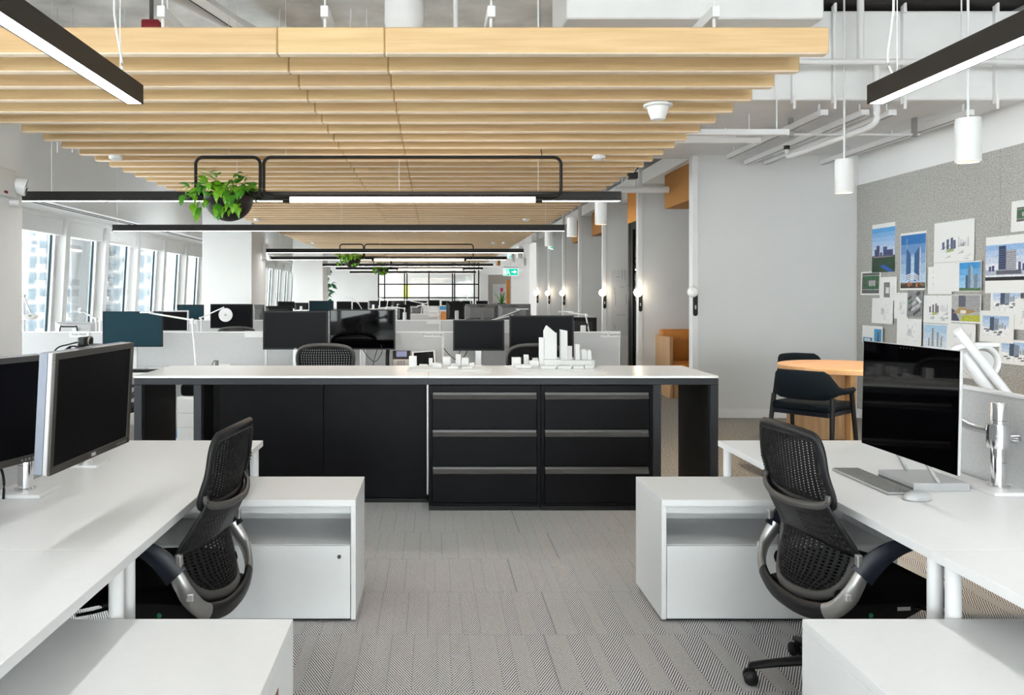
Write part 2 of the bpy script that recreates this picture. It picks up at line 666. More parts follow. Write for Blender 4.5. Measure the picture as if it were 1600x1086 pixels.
bm = new_bm()
for (za, zb) in ((0, 0.55),):
    prism(bm, [(wx(za) - 0.25, za), (wx(za) + 0.06, za), (wx(zb) + 0.06, zb), (wx(zb) - 0.25, zb)], YB, YF + 6,
          Matrix(((1, 0, 0, 0), (0, 0, 1, 0), (0, 1, 0, 0), (0, 0, 0, 1))))
struct(obj('wall_left', bm, 'white_paint'), 'white sill wall under the slanted windows', 'wall')
bm = new_bm()
prism(bm, [(wx(2.68) - 0.25, 2.68), (wx(2.68) + 0.10, 2.68), (wx(ZC) + 0.1, ZC), (wx(ZC) - 0.25, ZC)], YB, YF + 6,
      Matrix(((1, 0, 0, 0), (0, 0, 1, 0), (0, 1, 0, 0), (0, 0, 0, 1))))
struct(obj('trim_1', bm, 'white_paint'), 'white header above the slanted windows', 'trim')
# dropped soffit along the windows with its slot diffusers
bm = new_bm()
box(bm, (wx(2.75), YB, 2.75), (-5.2, YF, ZC))
sof = struct(obj('trim_2', bm, 'white_wall'), 'white dropped soffit along the window wall', 'trim')
for xo in (-5.32, -5.42):
    obj('slot_diffuser', box(new_bm(), (xo - 0.012, YB + 1, 2.742), (xo + 0.012, YF - 1, 2.7501)), 'black_steel', sof)

# windows, each a unit between two slanted posts
PITCH = 1.54
Y0W = 12.75 - PITCH * 14
wmesh = {}
SH = Matrix(((1, 0, LEAN, XL - LEAN * 1.5), (0, 1, 0, 0), (0, 0, 1, 0), (0, 0, 0, 1)))
for k in range(31):
    yy = Y0W + PITCH * k
    if yy > YF: break
    r = bpy.data.objects.new('window_%d' % (k + 1), None)
    COL.objects.link(r)
    r.location = (0, yy, 0)
    r['kind'] = 'structure'
    tag(r, 'slanted office window with white post and rolled blind', 'window', 'slanted windows along the left wall')
    if not wmesh:
        a = obj('window_post', box(new_bm(), (-0.02, -0.075, 0.55), (0.14, 0.075, 2.69), 0.004, 1, SH), 'white_trim', r)
        b_ = obj('window_jamb', box(new_bm(), (-0.10, 0.075, 0.55), (-0.0, 0.16, 2.69), 0, 1, SH), 'white_trim', r)
        b2_ = obj('window_jamb', box(new_bm(), (-0.10, PITCH - 0.16, 0.55), (-0.0, PITCH - 0.075, 2.69), 0, 1, SH), 'white_trim', r)
        g_ = obj('gasket', box(new_bm(), (-0.075, PITCH - 0.172, 0.6), (-0.045, PITCH - 0.16, 2.45), 0, 1, SH), 'screen_teal', r)
        c_ = obj('blind_box', box(new_bm(), (-0.04, 0.075, 2.44), (0.08, PITCH - 0.075, 2.69), 0.004, 1, SH), 'white_wall', r)
        d_ = obj('sill', box(new_bm(), (-0.1, 0.075, 0.55), (0.10, PITCH - 0.075, 0.585), 0.003, 1, SH), 'white_trim', r)
        e_ = obj('pane', box(new_bm(), (-0.085, 0.16, 0.585), (-0.075, PITCH - 0.16, 2.45), 0, 1, SH), 'window_glass', r)
        wmesh = {q.name.split('.')[0] + str(i): q for i, q in enumerate((a, b_, b2_, g_, c_, d_, e_))}
    else:
        for q in wmesh.values():
            c = q.copy()
            COL.objects.link(c)
            c.parent = r

# columns
for i, (ya, yb, dx) in enumerate(((5.2, 6.42, 0), (14.5, 15.7, 0), (23.8, 24.9, 0.0), (33.1, 34.2, 0.05))):
    o = obj('column', box(new_bm(), (-4.23 + dx, ya, 0), (-3.33 + dx, yb, ZC), 0.004, 1), 'white_wall')
    struct(o, ['grey-white square column at the left edge', 'big white column between the windows', 'white column second behind the big one',
               'farthest white column on the left'][i], 'column')

# soffit of the right part and wall that closes it
obj_s = struct(obj('trim_3', box(new_bm(), (1.95, 6.9, 3.19), (XR, 9.9, 3.97), 0.02, 2), 'duct_white'),
               'large white boxed duct bulkhead above the cafe table', 'bulkhead')
for px_ in (1235, 1298, 1406, 1549):
    xx = (px_ - VX) / 179.0
    f = obj('flange', box(new_bm(), (xx - 0.012, 6.86, 3.15), (xx + 0.012, 6.9, 4.02), 0.003, 1), 'duct_white', obj_s)
    obj('bolt', cyl(new_bm(), (xx, 6.85, 3.1), (xx, 6.85, 3.22), 0.012, None, 8), 'duct_white', f)
    obj('bolt', cyl(new_bm(), (xx, 6.85, 3.93), (xx, 6.85, 4.06), 0.014, None, 8), 'duct_white', f)
tag(obj('void_box', box(new_bm(), (3.05, 6.8, 4.0), (XR, 9.2, 4.19), 0.08, 3), 'void_dark', smooth=40),  # dark box added in place of the dark void above the bulkhead
    'dark box standing in for the void on top of the white bulkhead', 'duct')

# booth walls (fins) on the right
fin_y = [9.64, 12.2, 14.75, 17.2, 19.35, 21.85, 24.3]
for i, fy in enumerate(fin_y):
    o = obj('wall_booth_%d' % (i + 1), box(new_bm(), (3.15, fy, 0), (XR, fy + 0.16, ZC if i else 3.19)), 'booth_paint')
    struct(o, ['broad white wall behind the round cafe table', 'booth wall behind the tan leather bench', 'third booth wall from the cafe table',
               'fourth booth wall from the cafe table', 'fifth booth wall from the cafe table', 'sixth booth wall from the cafe table',
               'farthest booth wall along the corridor'][i], 'wall')
    obj('edge_strip', box(new_bm(), (3.135, fy - 0.012, 0), (3.205, fy - 0.0005, 3.18), 0.002, 1), 'white_trim', o)
struct(obj('baseboard_booth', box(new_bm(), (3.21, 9.618, 0), (XR, 9.639, 0.11), 0.004, 1), 'white_trim'), 'white skirting board of the broad white wall', 'baseboard')
struct(obj('ceiling_corridor', box(new_bm(), (3.2, 9.9, 3.2), (XR, 26, 3.4)), 'white_wall'), 'white lowered ceiling over the booths', 'ceiling')

# pinboard on the right wall, in felt panels
pb = thing('pinboard', 'grey felt pinboard covering the right wall', 'pinboard', (XR, 0, 0))
yy = 9.63
k = 0
while yy > -1.5:
    obj('felt_panel', box(new_bm(), (-0.025, yy - 2.438, 0.12), (-0.001, yy, 2.82), 0.002, 1), 'pinboard_felt', pb)
    yy -= 2.44

# =================================================================== COUNTER AND STORAGE
CX0, CX1, CY0, CY1, CZ = -2.08, 1.973, 5.5, 6.22, 0.935
c = thing('storage_counter', 'long charcoal framed counter with white top across the aisle', 'counter', (0, 0, 0))
obj('worktop', box(new_bm(), (CX0, CY0, CZ - 0.016), (-0.04, CY1 + 0.08, CZ), 0.003, 2), 'white_quartz', c)
obj('worktop', box(new_bm(), (-0.038, CY0, CZ - 0.016), (CX1, CY1 + 0.08, CZ), 0.003, 2), 'white_quartz', c)
obj('top_rail', box(new_bm(), (CX0, CY0 + 0.002, CZ - 0.062), (CX1, CY1, CZ - 0.0165), 0.002, 1), 'charcoal_frame', c)
for x0 in (CX0, -1.667, 1.52, CX1 - 0.055):
    obj('panel_leg', box(new_bm(), (x0, CY0 + 0.002, 0), (x0 + 0.055, CY1, CZ - 0.0625), 0.002, 1), 'charcoal_frame', c)
    obj('inner_lining', box(new_bm(), (x0 + (0.056 if x0 < 0 else -0.006), CY0 + 0.03, 0), (x0 + (0.061 if x0 < 0 else -0.001), CY1 - 0.01, CZ - 0.064)), 'black_wood', c)
obj('bracket', box(new_bm(), (1.84, 5.7, CZ - 0.09), (1.91, 6.0, CZ - 0.063), 0.002, 1), 'black_steel', c)

cab = thing('storage_cabinet', 'plain black two door cabinet under the counter', 'cabinet', (-1.605, 5.72, 0))
W = 1.56
obj('body', box(new_bm(), (0.06, 0.022, 0.03), (W, 0.46, 0.86), 0.002, 1), 'black_steel', cab)
obj('filler_panel', box(new_bm(), (0.0, 0.06, 0.0), (0.058, 0.10, 0.868)), 'black_wood', cab)
obj('plinth', box(new_bm(), (0.06, 0.0, 0.0), (W, 0.40, 0.03), 0.002, 1), 'black_plastic', cab)
for i in range(2):
    obj('door', box(new_bm(), (0.06 + i * 0.752, 0.0, 0.034), (0.06 + i * 0.752 + 0.748, 0.02, 0.866), 0.002, 1), 'black_steel', cab)
obj('hinge_rod', box(new_bm(), (W - 0.006, -0.012, 0.06), (W + 0.004, -0.002, 0.85)), 'aluminium', cab)


def filing(x0, label):
    r = thing('filing_cabinet', label, 'filing cabinet', (x0, 5.505, 0), 0, 'lateral filing cabinets under the counter')
    w = 0.775
    body = new_bm()
    box(body, (0, 0.02, 0.035), (w, 0.5, 0.868), 0.002, 1)
    obj('body', body, 'black_steel', r)
    fr = new_bm()
    for a, b in (((0, 0, 0.035), (0.022, 0.02, 0.868)), ((w - 0.022, 0, 0.035), (w, 0.02, 0.868)), ((0.022, 0, 0.825), (w - 0.022, 0.02, 0.868)), ((0.022, 0, 0.035), (w - 0.022, 0.02, 0.052))):
        box(fr, a, b, 0.001, 1)
    obj('front_frame', fr, 'black_steel', r)
    obj('plinth', box(new_bm(), (0, 0.003, 0), (w, 0.45, 0.033), 0.002, 1), 'black_plastic', r)
    for z0, z1 in ((0.055, 0.305), (0.31, 0.562), (0.567, 0.822)):
        d = obj('drawer', box(new_bm(), (0.026, -0.003, z0), (w - 0.026, 0.02, z1 - 0.052), 0.003, 2), 'black_steel', r)
        # scooped full-width pull
        p = new_bm()
        prof = [(-0.006, z1 - 0.052), (-0.016, z1 - 0.047), (-0.017, z1 - 0.043), (0.004, z1 - 0.02), (0.006, z1 - 0.004), (0.019, z1 - 0.004), (0.019, z1 - 0.052)]
        prism(p, [(a, b) for a, b in prof], 0.028, w - 0.028, Matrix(((0, 0, 1, 0), (1, 0, 0, 0), (0, 1, 0, 0), (0, 0, 0, 1))))
        obj('drawer_pull', p, 'grey_plastic', d, smooth=25)
    return r


filing(-0.036, 'black three drawer filing cabinet beside the plain cabinet doors')
filing(0.743, 'black three drawer filing cabinet at the counter end')

# =================================================================== NEAR DESKS
DZ = 0.735


def bench_desk(name, label, x0, x1, y0, y1, legs, group=None, cap_end=None):
    r = thing(name, label, 'desk', ((x0 + x1) / 2, (y0 + y1) / 2, 0), 0, group)
    hx, hy = (x1 - x0) / 2, (y1 - y0) / 2
    obj('worktop', box(new_bm(), (-hx, -hy + 0.001, DZ - 0.03), (hx, hy - 0.001, DZ), 0.002, 2), 'white_laminate', r)
    obj('crossbar', box(new_bm(), (-hx + 0.1, -0.02, DZ - 0.07), (hx - 0.1, 0.02, DZ - 0.031)), 'white_metal', r)
    for lx, ly in legs:
        l = obj('leg', cyl(new_bm(), (lx, ly, 0.012), (lx, ly, DZ - 0.0305), 0.022, None, 20), 'white_metal', r, smooth=40)
        obj('foot', cyl(new_bm(), (lx, ly, 0), (lx, ly, 0.012), 0.026, None, 16), 'grey_plastic', l)
    return r


XLa, XLb = -1.655, -0.895
XRa, XRb = 1.488, 2.262
YD0, YD1, YD2 = 0.58, 2.375, 4.16
for nm, xa, xb, sgn, lab in (('left', XLa, XLb, 1, ('white desk under the two widescreen monitors', 'white desk filling the lower left corner')),
                             ('right', XRa, XRb, -1, ('white desk under the big touchscreen computer', 'white desk running out at the right edge'))):
    hx = (xb - xa) / 2
    hy = (YD2 - YD1) / 2
    L = [(sx * (hx - 0.037), sy * (hy - 0.04)) for sx in (-1, 1) for sy in (-1, 1)]
    bench_desk('bench_desk', lab[0], xa, xb, YD1, YD2, L)
    bench_desk('bench_desk', lab[1], xa, xb, YD0, YD1, L)
# desk on the far side of the right partition
hx, hy = 0.38, (YD2 - YD1) / 2
bench_desk('bench_desk', 'white desk behind the right fabric partition', 2.33, 3.09, YD1, YD2,
           [(sx * (hx - 0.037), sy * (hy - 0.04)) for sx in (-1, 1) for sy in (-1, 1)])


def screen_wall(label, x, y0, y1, zt=1.107, zb=0.30):
    r = thing('desk_partition', label, 'partition', (x, (y0 + y1) / 2, 0))
    h = (y1 - y0) / 2
    obj('fabric_panel', box(new_bm(), (-0.014, -h + 0.014, zb), (0.014, h - 0.014, zt - 0.014), 0.002, 1), 'partition_fabric', r)
    obj('top_cap', box(new_bm(), (-0.019, -h, zt - 0.0135), (0.019, h, zt), 0.003, 2), 'white_trim', r)
    for s in (-1, 1):
        obj('end_post', box(new_bm(), (-0.019, s * h - (0.0135 if s > 0 else 0), 0), (0.019, s * h + (0.0135 if s < 0 else 0), zt - 0.014), 0.002, 1), 'white_trim', r)
    return r


screen_wall('grey fabric partition behind the big touchscreen', XRb + 0.034, YD1, YD2)
screen_wall('grey fabric partition running out at the right edge', XRb + 0.034, YD0, YD1 - 0.002)
screen_wall('grey fabric partition behind the two widescreen monitors', XLa - 0.022, YD1, YD2)
screen_wall('grey fabric partition at the lower left edge', XLa - 0.022, YD0, YD1 - 0.002)


def pedestal(label, x0, y0, lock=True, side=1):
    """low storage pedestal; front faces the camera"""
    r = thing('storage_pedestal', label, 'cabinet', (x0, y0, 0))
    w, d, h, t = 1.08, 0.465, 0.56, 0.022
    obj('top', box(new_bm(), (0, 0, h - 0.03), (w, d, h), 0.002, 2), 'white_laminate', r)
    obj('side_panel', box(new_bm(), (0, 0.002, 0.012), (t, d, h - 0.0305), 0.001, 1), 'white_laminate', r)
    obj('side_panel', box(new_bm(), (w - t, 0.002, 0.012), (w, d, h - 0.0305), 0.001, 1), 'white_laminate', r)
    obj('back_panel', box(new_bm(), (t, d - 0.02, 0.012), (w - t, d - 0.001, h - 0.0305)), 'white_laminate', r)
    obj('shelf', box(new_bm(), (t, 0.024, 0.328), (w - t, d - 0.021, 0.35)), 'white_laminate', r)
    obj('front_rail', box(new_bm(), (t, 0.05, h - 0.075), (w - t, 0.07, h - 0.031)), 'white_laminate', r)
    dr = obj('drawer', box(new_bm(), (t + 0.003, 0.0, 0.016), (w - t - 0.003, 0.02, 0.349), 0.002, 2), 'white_laminate', r)
    if lock:
        lx = w - 0.075 if side > 0 else 0.075
        lk = obj('lock', cyl(new_bm(), (lx, -0.004, 0.30), (lx, 0.001, 0.30), 0.009, None, 16), 'grey_plastic', dr)
        obj('keyhole', box(new_bm(), (lx - 0.001, -0.0048, 0.296), (lx + 0.001, -0.0041, 0.304)), 'chrome', lk)
    obj('plinth', box(new_bm(), (t, 0.03, 0), (w - t, d - 0.03, 0.0115)), 'black_plastic', r)
    return r


pedestal('white low pedestal with lock beside the left chair', -0.358 - 1.08, 3.63)
pl = pedestal('white pedestal with a brown sticker at the lower left', -0.408 - 1.08, 1.835)
obj('sticker', box(new_bm(), (1.0801, 0.20, 0.40), (1.0806, 0.245, 0.47), 0, 1), 'sticker_brown', pl)
pedestal('white low pedestal beside the right chair', 1.042, 3.63, False)
pedestal('white low pedestal at the lower right corner', 1.067, 1.835, False)
#MARK1


# =================================================================== TASK CHAIRS (mesh backed)
def five_star(r, R=0.32, rot=0.0, mat_='black_plastic', z_hub=0.10):
    for k in range(5):
        a = rot + k * 2 * PI / 5
        ca, sa = math.cos(a), math.sin(a)
        b = new_bm()
        pts = [(ca * t * R, sa * t * R, z) for t, z in ((0.06, z_hub + 0.005), (0.35, z_hub + 0.012), (0.7, z_hub - 0.008), (1.0, z_hub - 0.03))]
        sweep(b, smooth_path(pts, 4), 0.026, 0.017, 8, scale=[1.15 - 0.035 * i for i in range(13)])
        obj('base_spoke', b, mat_, r, smooth=60)
        cs = obj('caster', cyl(new_bm(), (ca * R, sa * R, 0.03), (ca * R, sa * R, z_hub - 0.025), 0.008, None, 8), mat_, r)
        for s in (-1, 1):
            tx, ty = -sa * s, ca * s
            w = new_bm()
            c0 = Vector((ca * R, sa * R, 0.0275))
            d = Vector((tx, ty, 0))
            for (u0, u1, r0, r1) in ((0.006, 0.012, 0.0235, 0.0272), (0.012, 0.022, 0.0272, 0.0272), (0.022, 0.028, 0.0272, 0.022)):
                cyl(w, c0 + d * u0, c0 + d * u1, r0, r1, 16, True)
            obj('wheel', w, mat_, cs, smooth=50)


def task_chair(label, loc, rz, base_rot):
    r = thing('task_chair', label, 'office chair', loc, rz, 'mesh back task chairs at the near desks')

    def xc(z):      # back profile, centre line
        return -0.185 - 0.045 * max(0, (z - 0.62)) / 0.38 - 0.03 * max(0, (0.60 - z)) / 0.2 + 0.02 * math.exp(-((z - 0.62) / 0.09) ** 2)

    def hw(z):
        if z > 0.80: return 0.205 - 0.012 * (z - 0.80) / 0.2
        if z > 0.62: return 0.205 + 0.04 * (0.80 - z) / 0.18
        return 0.245 - 0.045 * ((0.62 - z) / 0.2) ** 1.5

    def P(u, z, off=0.0):
        wrap = 0.022 + 0.062 * max(0, min(1, (0.86 - z) / 0.3))
        return Vector((xc(z) + wrap * abs(u) ** 2.2 + off, hw(z) * u, z))

    # upper headframe ring
    ring = []
    for u, z in ((-1, 0.80), (-1, 0.87), (-0.985, 0.95), (-0.9, 0.99), (-0.7, 1.0), (0, 1.005), (0.7, 1.0), (0.9, 0.99), (0.985, 0.95), (1, 0.87), (1, 0.80), (0.93, 0.765), (0.7, 0.752), (0, 0.745), (-0.7, 0.752), (-0.93, 0.765)):
        ring.append(P(u, z))
    pth = smooth_path(ring, 4, True)
    fr = obj('upper_back_frame', sweep(new_bm(), pth, 0.021, 0.013, 10, True, up=(1, 0, 0)), 'black_plastic', r, smooth=60)
    for s in (-1, 1):    # ribbed flex hinges on both sides
        for k in range(7):
            z = 0.80 + k * 0.012
            obj('flex_rib', sweep(new_bm(), [P(s * 0.93, z, -0.016), P(s * 1.0, z, -0.014), P(s * 1.06, z, 0.006)], 0.004, 0.004, 6), 'black_plastic', fr)
    obj('upper_mesh', perforated(new_bm(), lambda u, v: P((u * 2 - 1) * 0.95, 0.757 + v * 0.24 - 0.025 * v * abs(u * 2 - 1) ** 6), 17, 26, 0.42, 0.55), 'black_mesh', r, solid=0.004)
    # lip of the flexible band (paler grey)
    lip = [P(-1.0, 0.80, -0.012), P(-0.97, 0.775, -0.022), P(-0.8, 0.757, -0.03), P(-0.4, 0.745, -0.036), P(0, 0.742, -0.038), P(0.4, 0.745, -0.036), P(0.8, 0.757, -0.03), P(0.97, 0.775, -0.022), P(1.0, 0.80, -0.012)]
    obj('band_lip', sweep(new_bm(), smooth_path(lip, 4), 0.014, 0.010, 8, up=(1, 0, 0)), 'grey_plastic', r, smooth=60)

    # lumbar band
    def band(u, v):
        uu = u * 2 - 1
        zl = 0.625 - 0.035 * abs(uu) ** 1.6
        zu = 0.752 + 0.03 * abs(uu) ** 5
        z = zl + (zu - zl) * v
        return P(uu * 1.02, z, -0.022 * math.sin(v * PI * 0.5) - 0.006)
    obj('lumbar_band', perforated(new_bm(), band, 30, 9, 0.40, 0.42, keep=lambda i, j: 0 < j < 7 and (i < 11 or i > 18) and 0 < i < 29), 'black_plastic', r, solid=0.008, smooth=60)
    # lower mesh and its ring
    low = []
    for u, z in ((-1, 0.60), (-1, 0.53), (-0.93, 0.47), (-0.72, 0.428), (-0.3, 0.412), (0.3, 0.412), (0.72, 0.428), (0.93, 0.47), (1, 0.53), (1, 0.60)):
        low.append(P(u * 0.93, z, 0.008))
    obj('lower_back_frame', sweep(new_bm(), smooth_path(low, 4), 0.020, 0.012, 10, up=(1, 0, 0)), 'grey_plastic', r, smooth=60)
    obj('lower_mesh', perforated(new_bm(), lambda u, v: P((u * 2 - 1) * (0.92 - 0.30 * max(0, 0.35 - v) / 0.35), 0.42 + v * 0.215, 0.006), 18, 18, 0.5, 0.5), 'black_mesh', r, solid=0.004)
    # U shaped carrier: dark centre, satin sides
    hs_ = [(-0.075, 0.272, 0.605), (-0.12, 0.283, 0.535), (-0.158, 0.276, 0.468), (-0.19, 0.225, 0.408), (-0.212, 0.115, 0.374)]
    U = [Vector((a, -b, c)) for a, b, c in hs_] + [Vector((-0.217, 0, 0.366))] + [Vector((a, b, c)) for a, b, c in hs_[::-1]]
    Up = smooth_path(U, 5)
    n = len(Up)
    obj('back_carrier', sweep(new_bm(), Up[16:n - 16], 0.016, 0.030, 12, up=(0, 0, 1)), 'black_plastic', r, smooth=50)
    for s, seg in ((-1, Up[3:17]), (1, Up[n - 17:n - 3])):
        br = obj('side_bracket', sweep(new_bm(), seg, 0.017, 0.029, 12, up=(0, 0, 1)), 'satin_silver', r, smooth=50)
        c0 = Up[10] if s < 0 else Up[n - 11]
        obj('adjuster_button', box(new_bm(), (c0.x - 0.018, c0.y + s * 0.014 - 0.006, c0.z - 0.004), (c0.x + 0.022, c0.y + s * 0.014 + 0.006, c0.z + 0.022), 0.003, 1), 'aluminium', br)
        # arm: navy plastic stem sweeping forward and up, pad on top
        p0 = Vector((-0.105, s * 0.285, 0.575))
        stem = [p0 + Vector((-0.01, 0, -0.03)), p0 + Vector((0.05, s * 0.012, 0.035)), p0 + Vector((0.12, s * 0.02, 0.074)), p0 + Vector((0.21, s * 0.02, 0.094))]
        arm = obj('armrest', sweep(new_bm(), smooth_path(stem, 5), 0.013, 0.036, 10, scale=[1.25 - 0.045 * i for i in range(16)]), 'navy_plastic', r, smooth=60)
        c1 = stem[-1]
        obj('arm_pad', box(new_bm(), (c1.x - 0.12, c1.y - 0.04, c1.z + 0.001), (c1.x + 0.13, c1.y + 0.04, c1.z + 0.022), 0.010, 3), 'black_plastic', arm, smooth=50)
        obj('arm_clamp', box(new_bm(), (p0.x - 0.030, p0.y - 0.010, p0.z + 0.002), (p0.x - 0.008, p0.y + 0.010, p0.z + 0.045), 0.005, 2), 'satin_silver', arm)
    # seat
    st = new_bm()
    box(st, (-0.15, -0.235, 0.415), (0.31, 0.235, 0.485), 0.033, 5)
    bmesh.ops.subdivide_edges(st, edges=[e for e in st.edges if e.calc_length() > 0.2], cuts=5, use_grid_fill=True)
    for v in st.verts:
        x, y = v.co.x, v.co.y
        if x > 0.08:
            v.co.z -= 0.045 * ((x - 0.08) / 0.23) ** 2
            v.co.y *= 1 - 0.10 * ((x - 0.08) / 0.23) ** 2
        v.co.z -= 0.012 * math.cos(y / 0.245 * PI / 2) * (1 if v.co.z > 0.45 else 0)
    obj('seat', st, 'black_fabric', r, smooth=60)
    sh = new_bm()
    prof = [(-0.215, 0.40), (-0.20, 0.365), (-0.10, 0.322), (0.02, 0.305), (0.12, 0.325), (0.22, 0.372), (0.27, 0.405), (0.20, 0.42), (-0.1, 0.425)]
    for yy_, k in ((-0.16, 0.86), (-0.13, 1.0), (0.13, 1.0), (0.16, 0.86)):
        pass
    prism(sh, prof, -0.17, 0.17, Matrix(((1, 0, 0, 0), (0, 0, 1, 0), (0, 1, 0, 0), (0, 0, 0, 1))))
    bmesh.ops.bevel(sh, geom=sh.edges[:], offset=0.018, segments=3, affect='EDGES')
    shell = obj('seat_shell', sh, 'black_plastic', r, smooth=50)
    for s in (-1, 1):
        obj('tilt_label', box(new_bm(), (0.10, s * 0.1705, 0.375), (0.15, s * 0.1715, 0.388)), 'logo_white', shell)
        obj('lever', sweep(new_bm(), [(0.16, s * 0.15, 0.385), (0.22, s * 0.22, 0.384), (0.26, s * 0.26, 0.388)], 0.012, 0.005, 6), 'black_plastic', shell)
    obj('green_dot', cyl(new_bm(), (0.0, -0.1702 if rz < 1 else 0.1702, 0.362), (0.0, -0.1712 if rz < 1 else 0.1712, 0.362), 0.009, None, 16), 'green_dot', shell)
    obj('gas_column', cyl(cyl(new_bm(), (0, 0, 0.20), (0, 0, 0.312), 0.014, None, 16), (0, 0, 0.07), (0, 0, 0.22), 0.025, None, 16), 'black_plastic', r, smooth=40)
    obj('base_hub', lathe(new_bm(), [(0, 0.068), (0.04, 0.068), (0.045, 0.09), (0.035, 0.125), (0, 0.128)], 20), 'black_plastic', r, smooth=50)
    five_star(r, 0.32, base_rot)
    return r


task_chair('black mesh task chair tucked at the right desk', (1.53, 2.98, 0), math.radians(6), math.radians(160))
task_chair('black mesh task chair tucked at the left desk', (-0.955, 2.98, 0), math.radians(174), math.radians(20))


# =================================================================== OFFICE CHAIRS WITH ROUNDED MESH BACK (beyond the counter)
def mesh_chair():
    r = thing('office_chair', 'x', 'office chair', (0, 0, 0), 0, 'rounded mesh office chairs beyond the counter')
    # local +y is forward (towards the desk); we look at the back
    out = [(-0.155, 0.60), (-0.20, 0.72), (-0.243, 0.86), (-0.25, 0.95), (-0.222, 1.01), (-0.14, 1.04), (0, 1.048), (0.14, 1.04), (0.222, 1.01), (0.25, 0.95), (0.243, 0.86), (0.20, 0.72), (0.155, 0.60), (0, 0.58)]

    def P(x, z):
        return Vector((x, -0.24 - 0.10 * (z - 0.6) + 0.35 * x * x, z))
    obj('back_frame', sweep(new_bm(), smooth_path([P(x, z) for x, z in out], 4, True), 0.018, 0.024, 8, True, up=(0, 1, 0)), 'grey_plastic', r, smooth=60)

    def hw(z):
        for (x0, z0), (x1, z1) in zip(out[:6], out[1:7]):
            if z0 <= z <= z1:
                return abs(x0 + (x1 - x0) * (z - z0) / (z1 - z0))
        return 0.1
    obj('back_mesh', perforated(new_bm(), lambda u, v: P((u * 2 - 1) * hw(0.6 + 0.435 * v), 0.6 + 0.435 * v), 22, 20, 0.35, 0.5), 'black_mesh', r, solid=0.003)
    obj('lumbar_pad', box(new_bm(), (-0.05, -0.30, 0.70), (0.05, -0.275, 0.79), 0.01, 2), 'black_plastic', r, smooth=50)
    obj('spine', sweep(new_bm(), [(0, -0.285, 0.78), (0, -0.27, 0.62), (0, -0.2, 0.45), (0, -0.05, 0.42)], 0.025, 0.018, 8), 'black_plastic', r, smooth=60)
    obj('seat', box(new_bm(), (-0.25, -0.21, 0.43), (0.25, 0.24, 0.48), 0.02, 3), 'black_mesh', r, smooth=50)
    for s in (-1, 1):
        obj('arm', sweep(new_bm(), smooth_path([(s * 0.2, -0.22, 0.55), (s * 0.3, -0.18, 0.60), (s * 0.31, -0.05, 0.66)], 4), 0.02, 0.025, 8), 'grey_plastic', r, smooth=60)
        obj('arm_pad', box(new_bm(), (s * 0.31 - 0.045, -0.15, 0.67), (s * 0.31 + 0.045, 0.08, 0.695), 0.01, 2), 'black_plastic', r, smooth=50)
    obj('gas_column', cyl(new_bm(), (0, 0, 0.07), (0, 0, 0.431), 0.025, None, 14), 'grey_plastic', r, smooth=40)
    five_star(r, 0.31, 0.3, 'grey_plastic')
    return r


ch = mesh_chair()
ch['label'] = 'rounded mesh office chair just left of the desk phone'
ch.location = (-0.97, 7.35, 0)
copy_tree(ch, None, 'rounded mesh office chair behind the white tower model', (0.88, 7.35, 0), 0.1)
copy_tree(ch, None, 'rounded mesh office chair showing behind the webcam monitor', (-2.93, 7.30, 0), -0.25)
copy_tree(ch, None, 'dark office chair behind the partition beside the round lamp', (-2.75, 11.1, 0), 0.2)


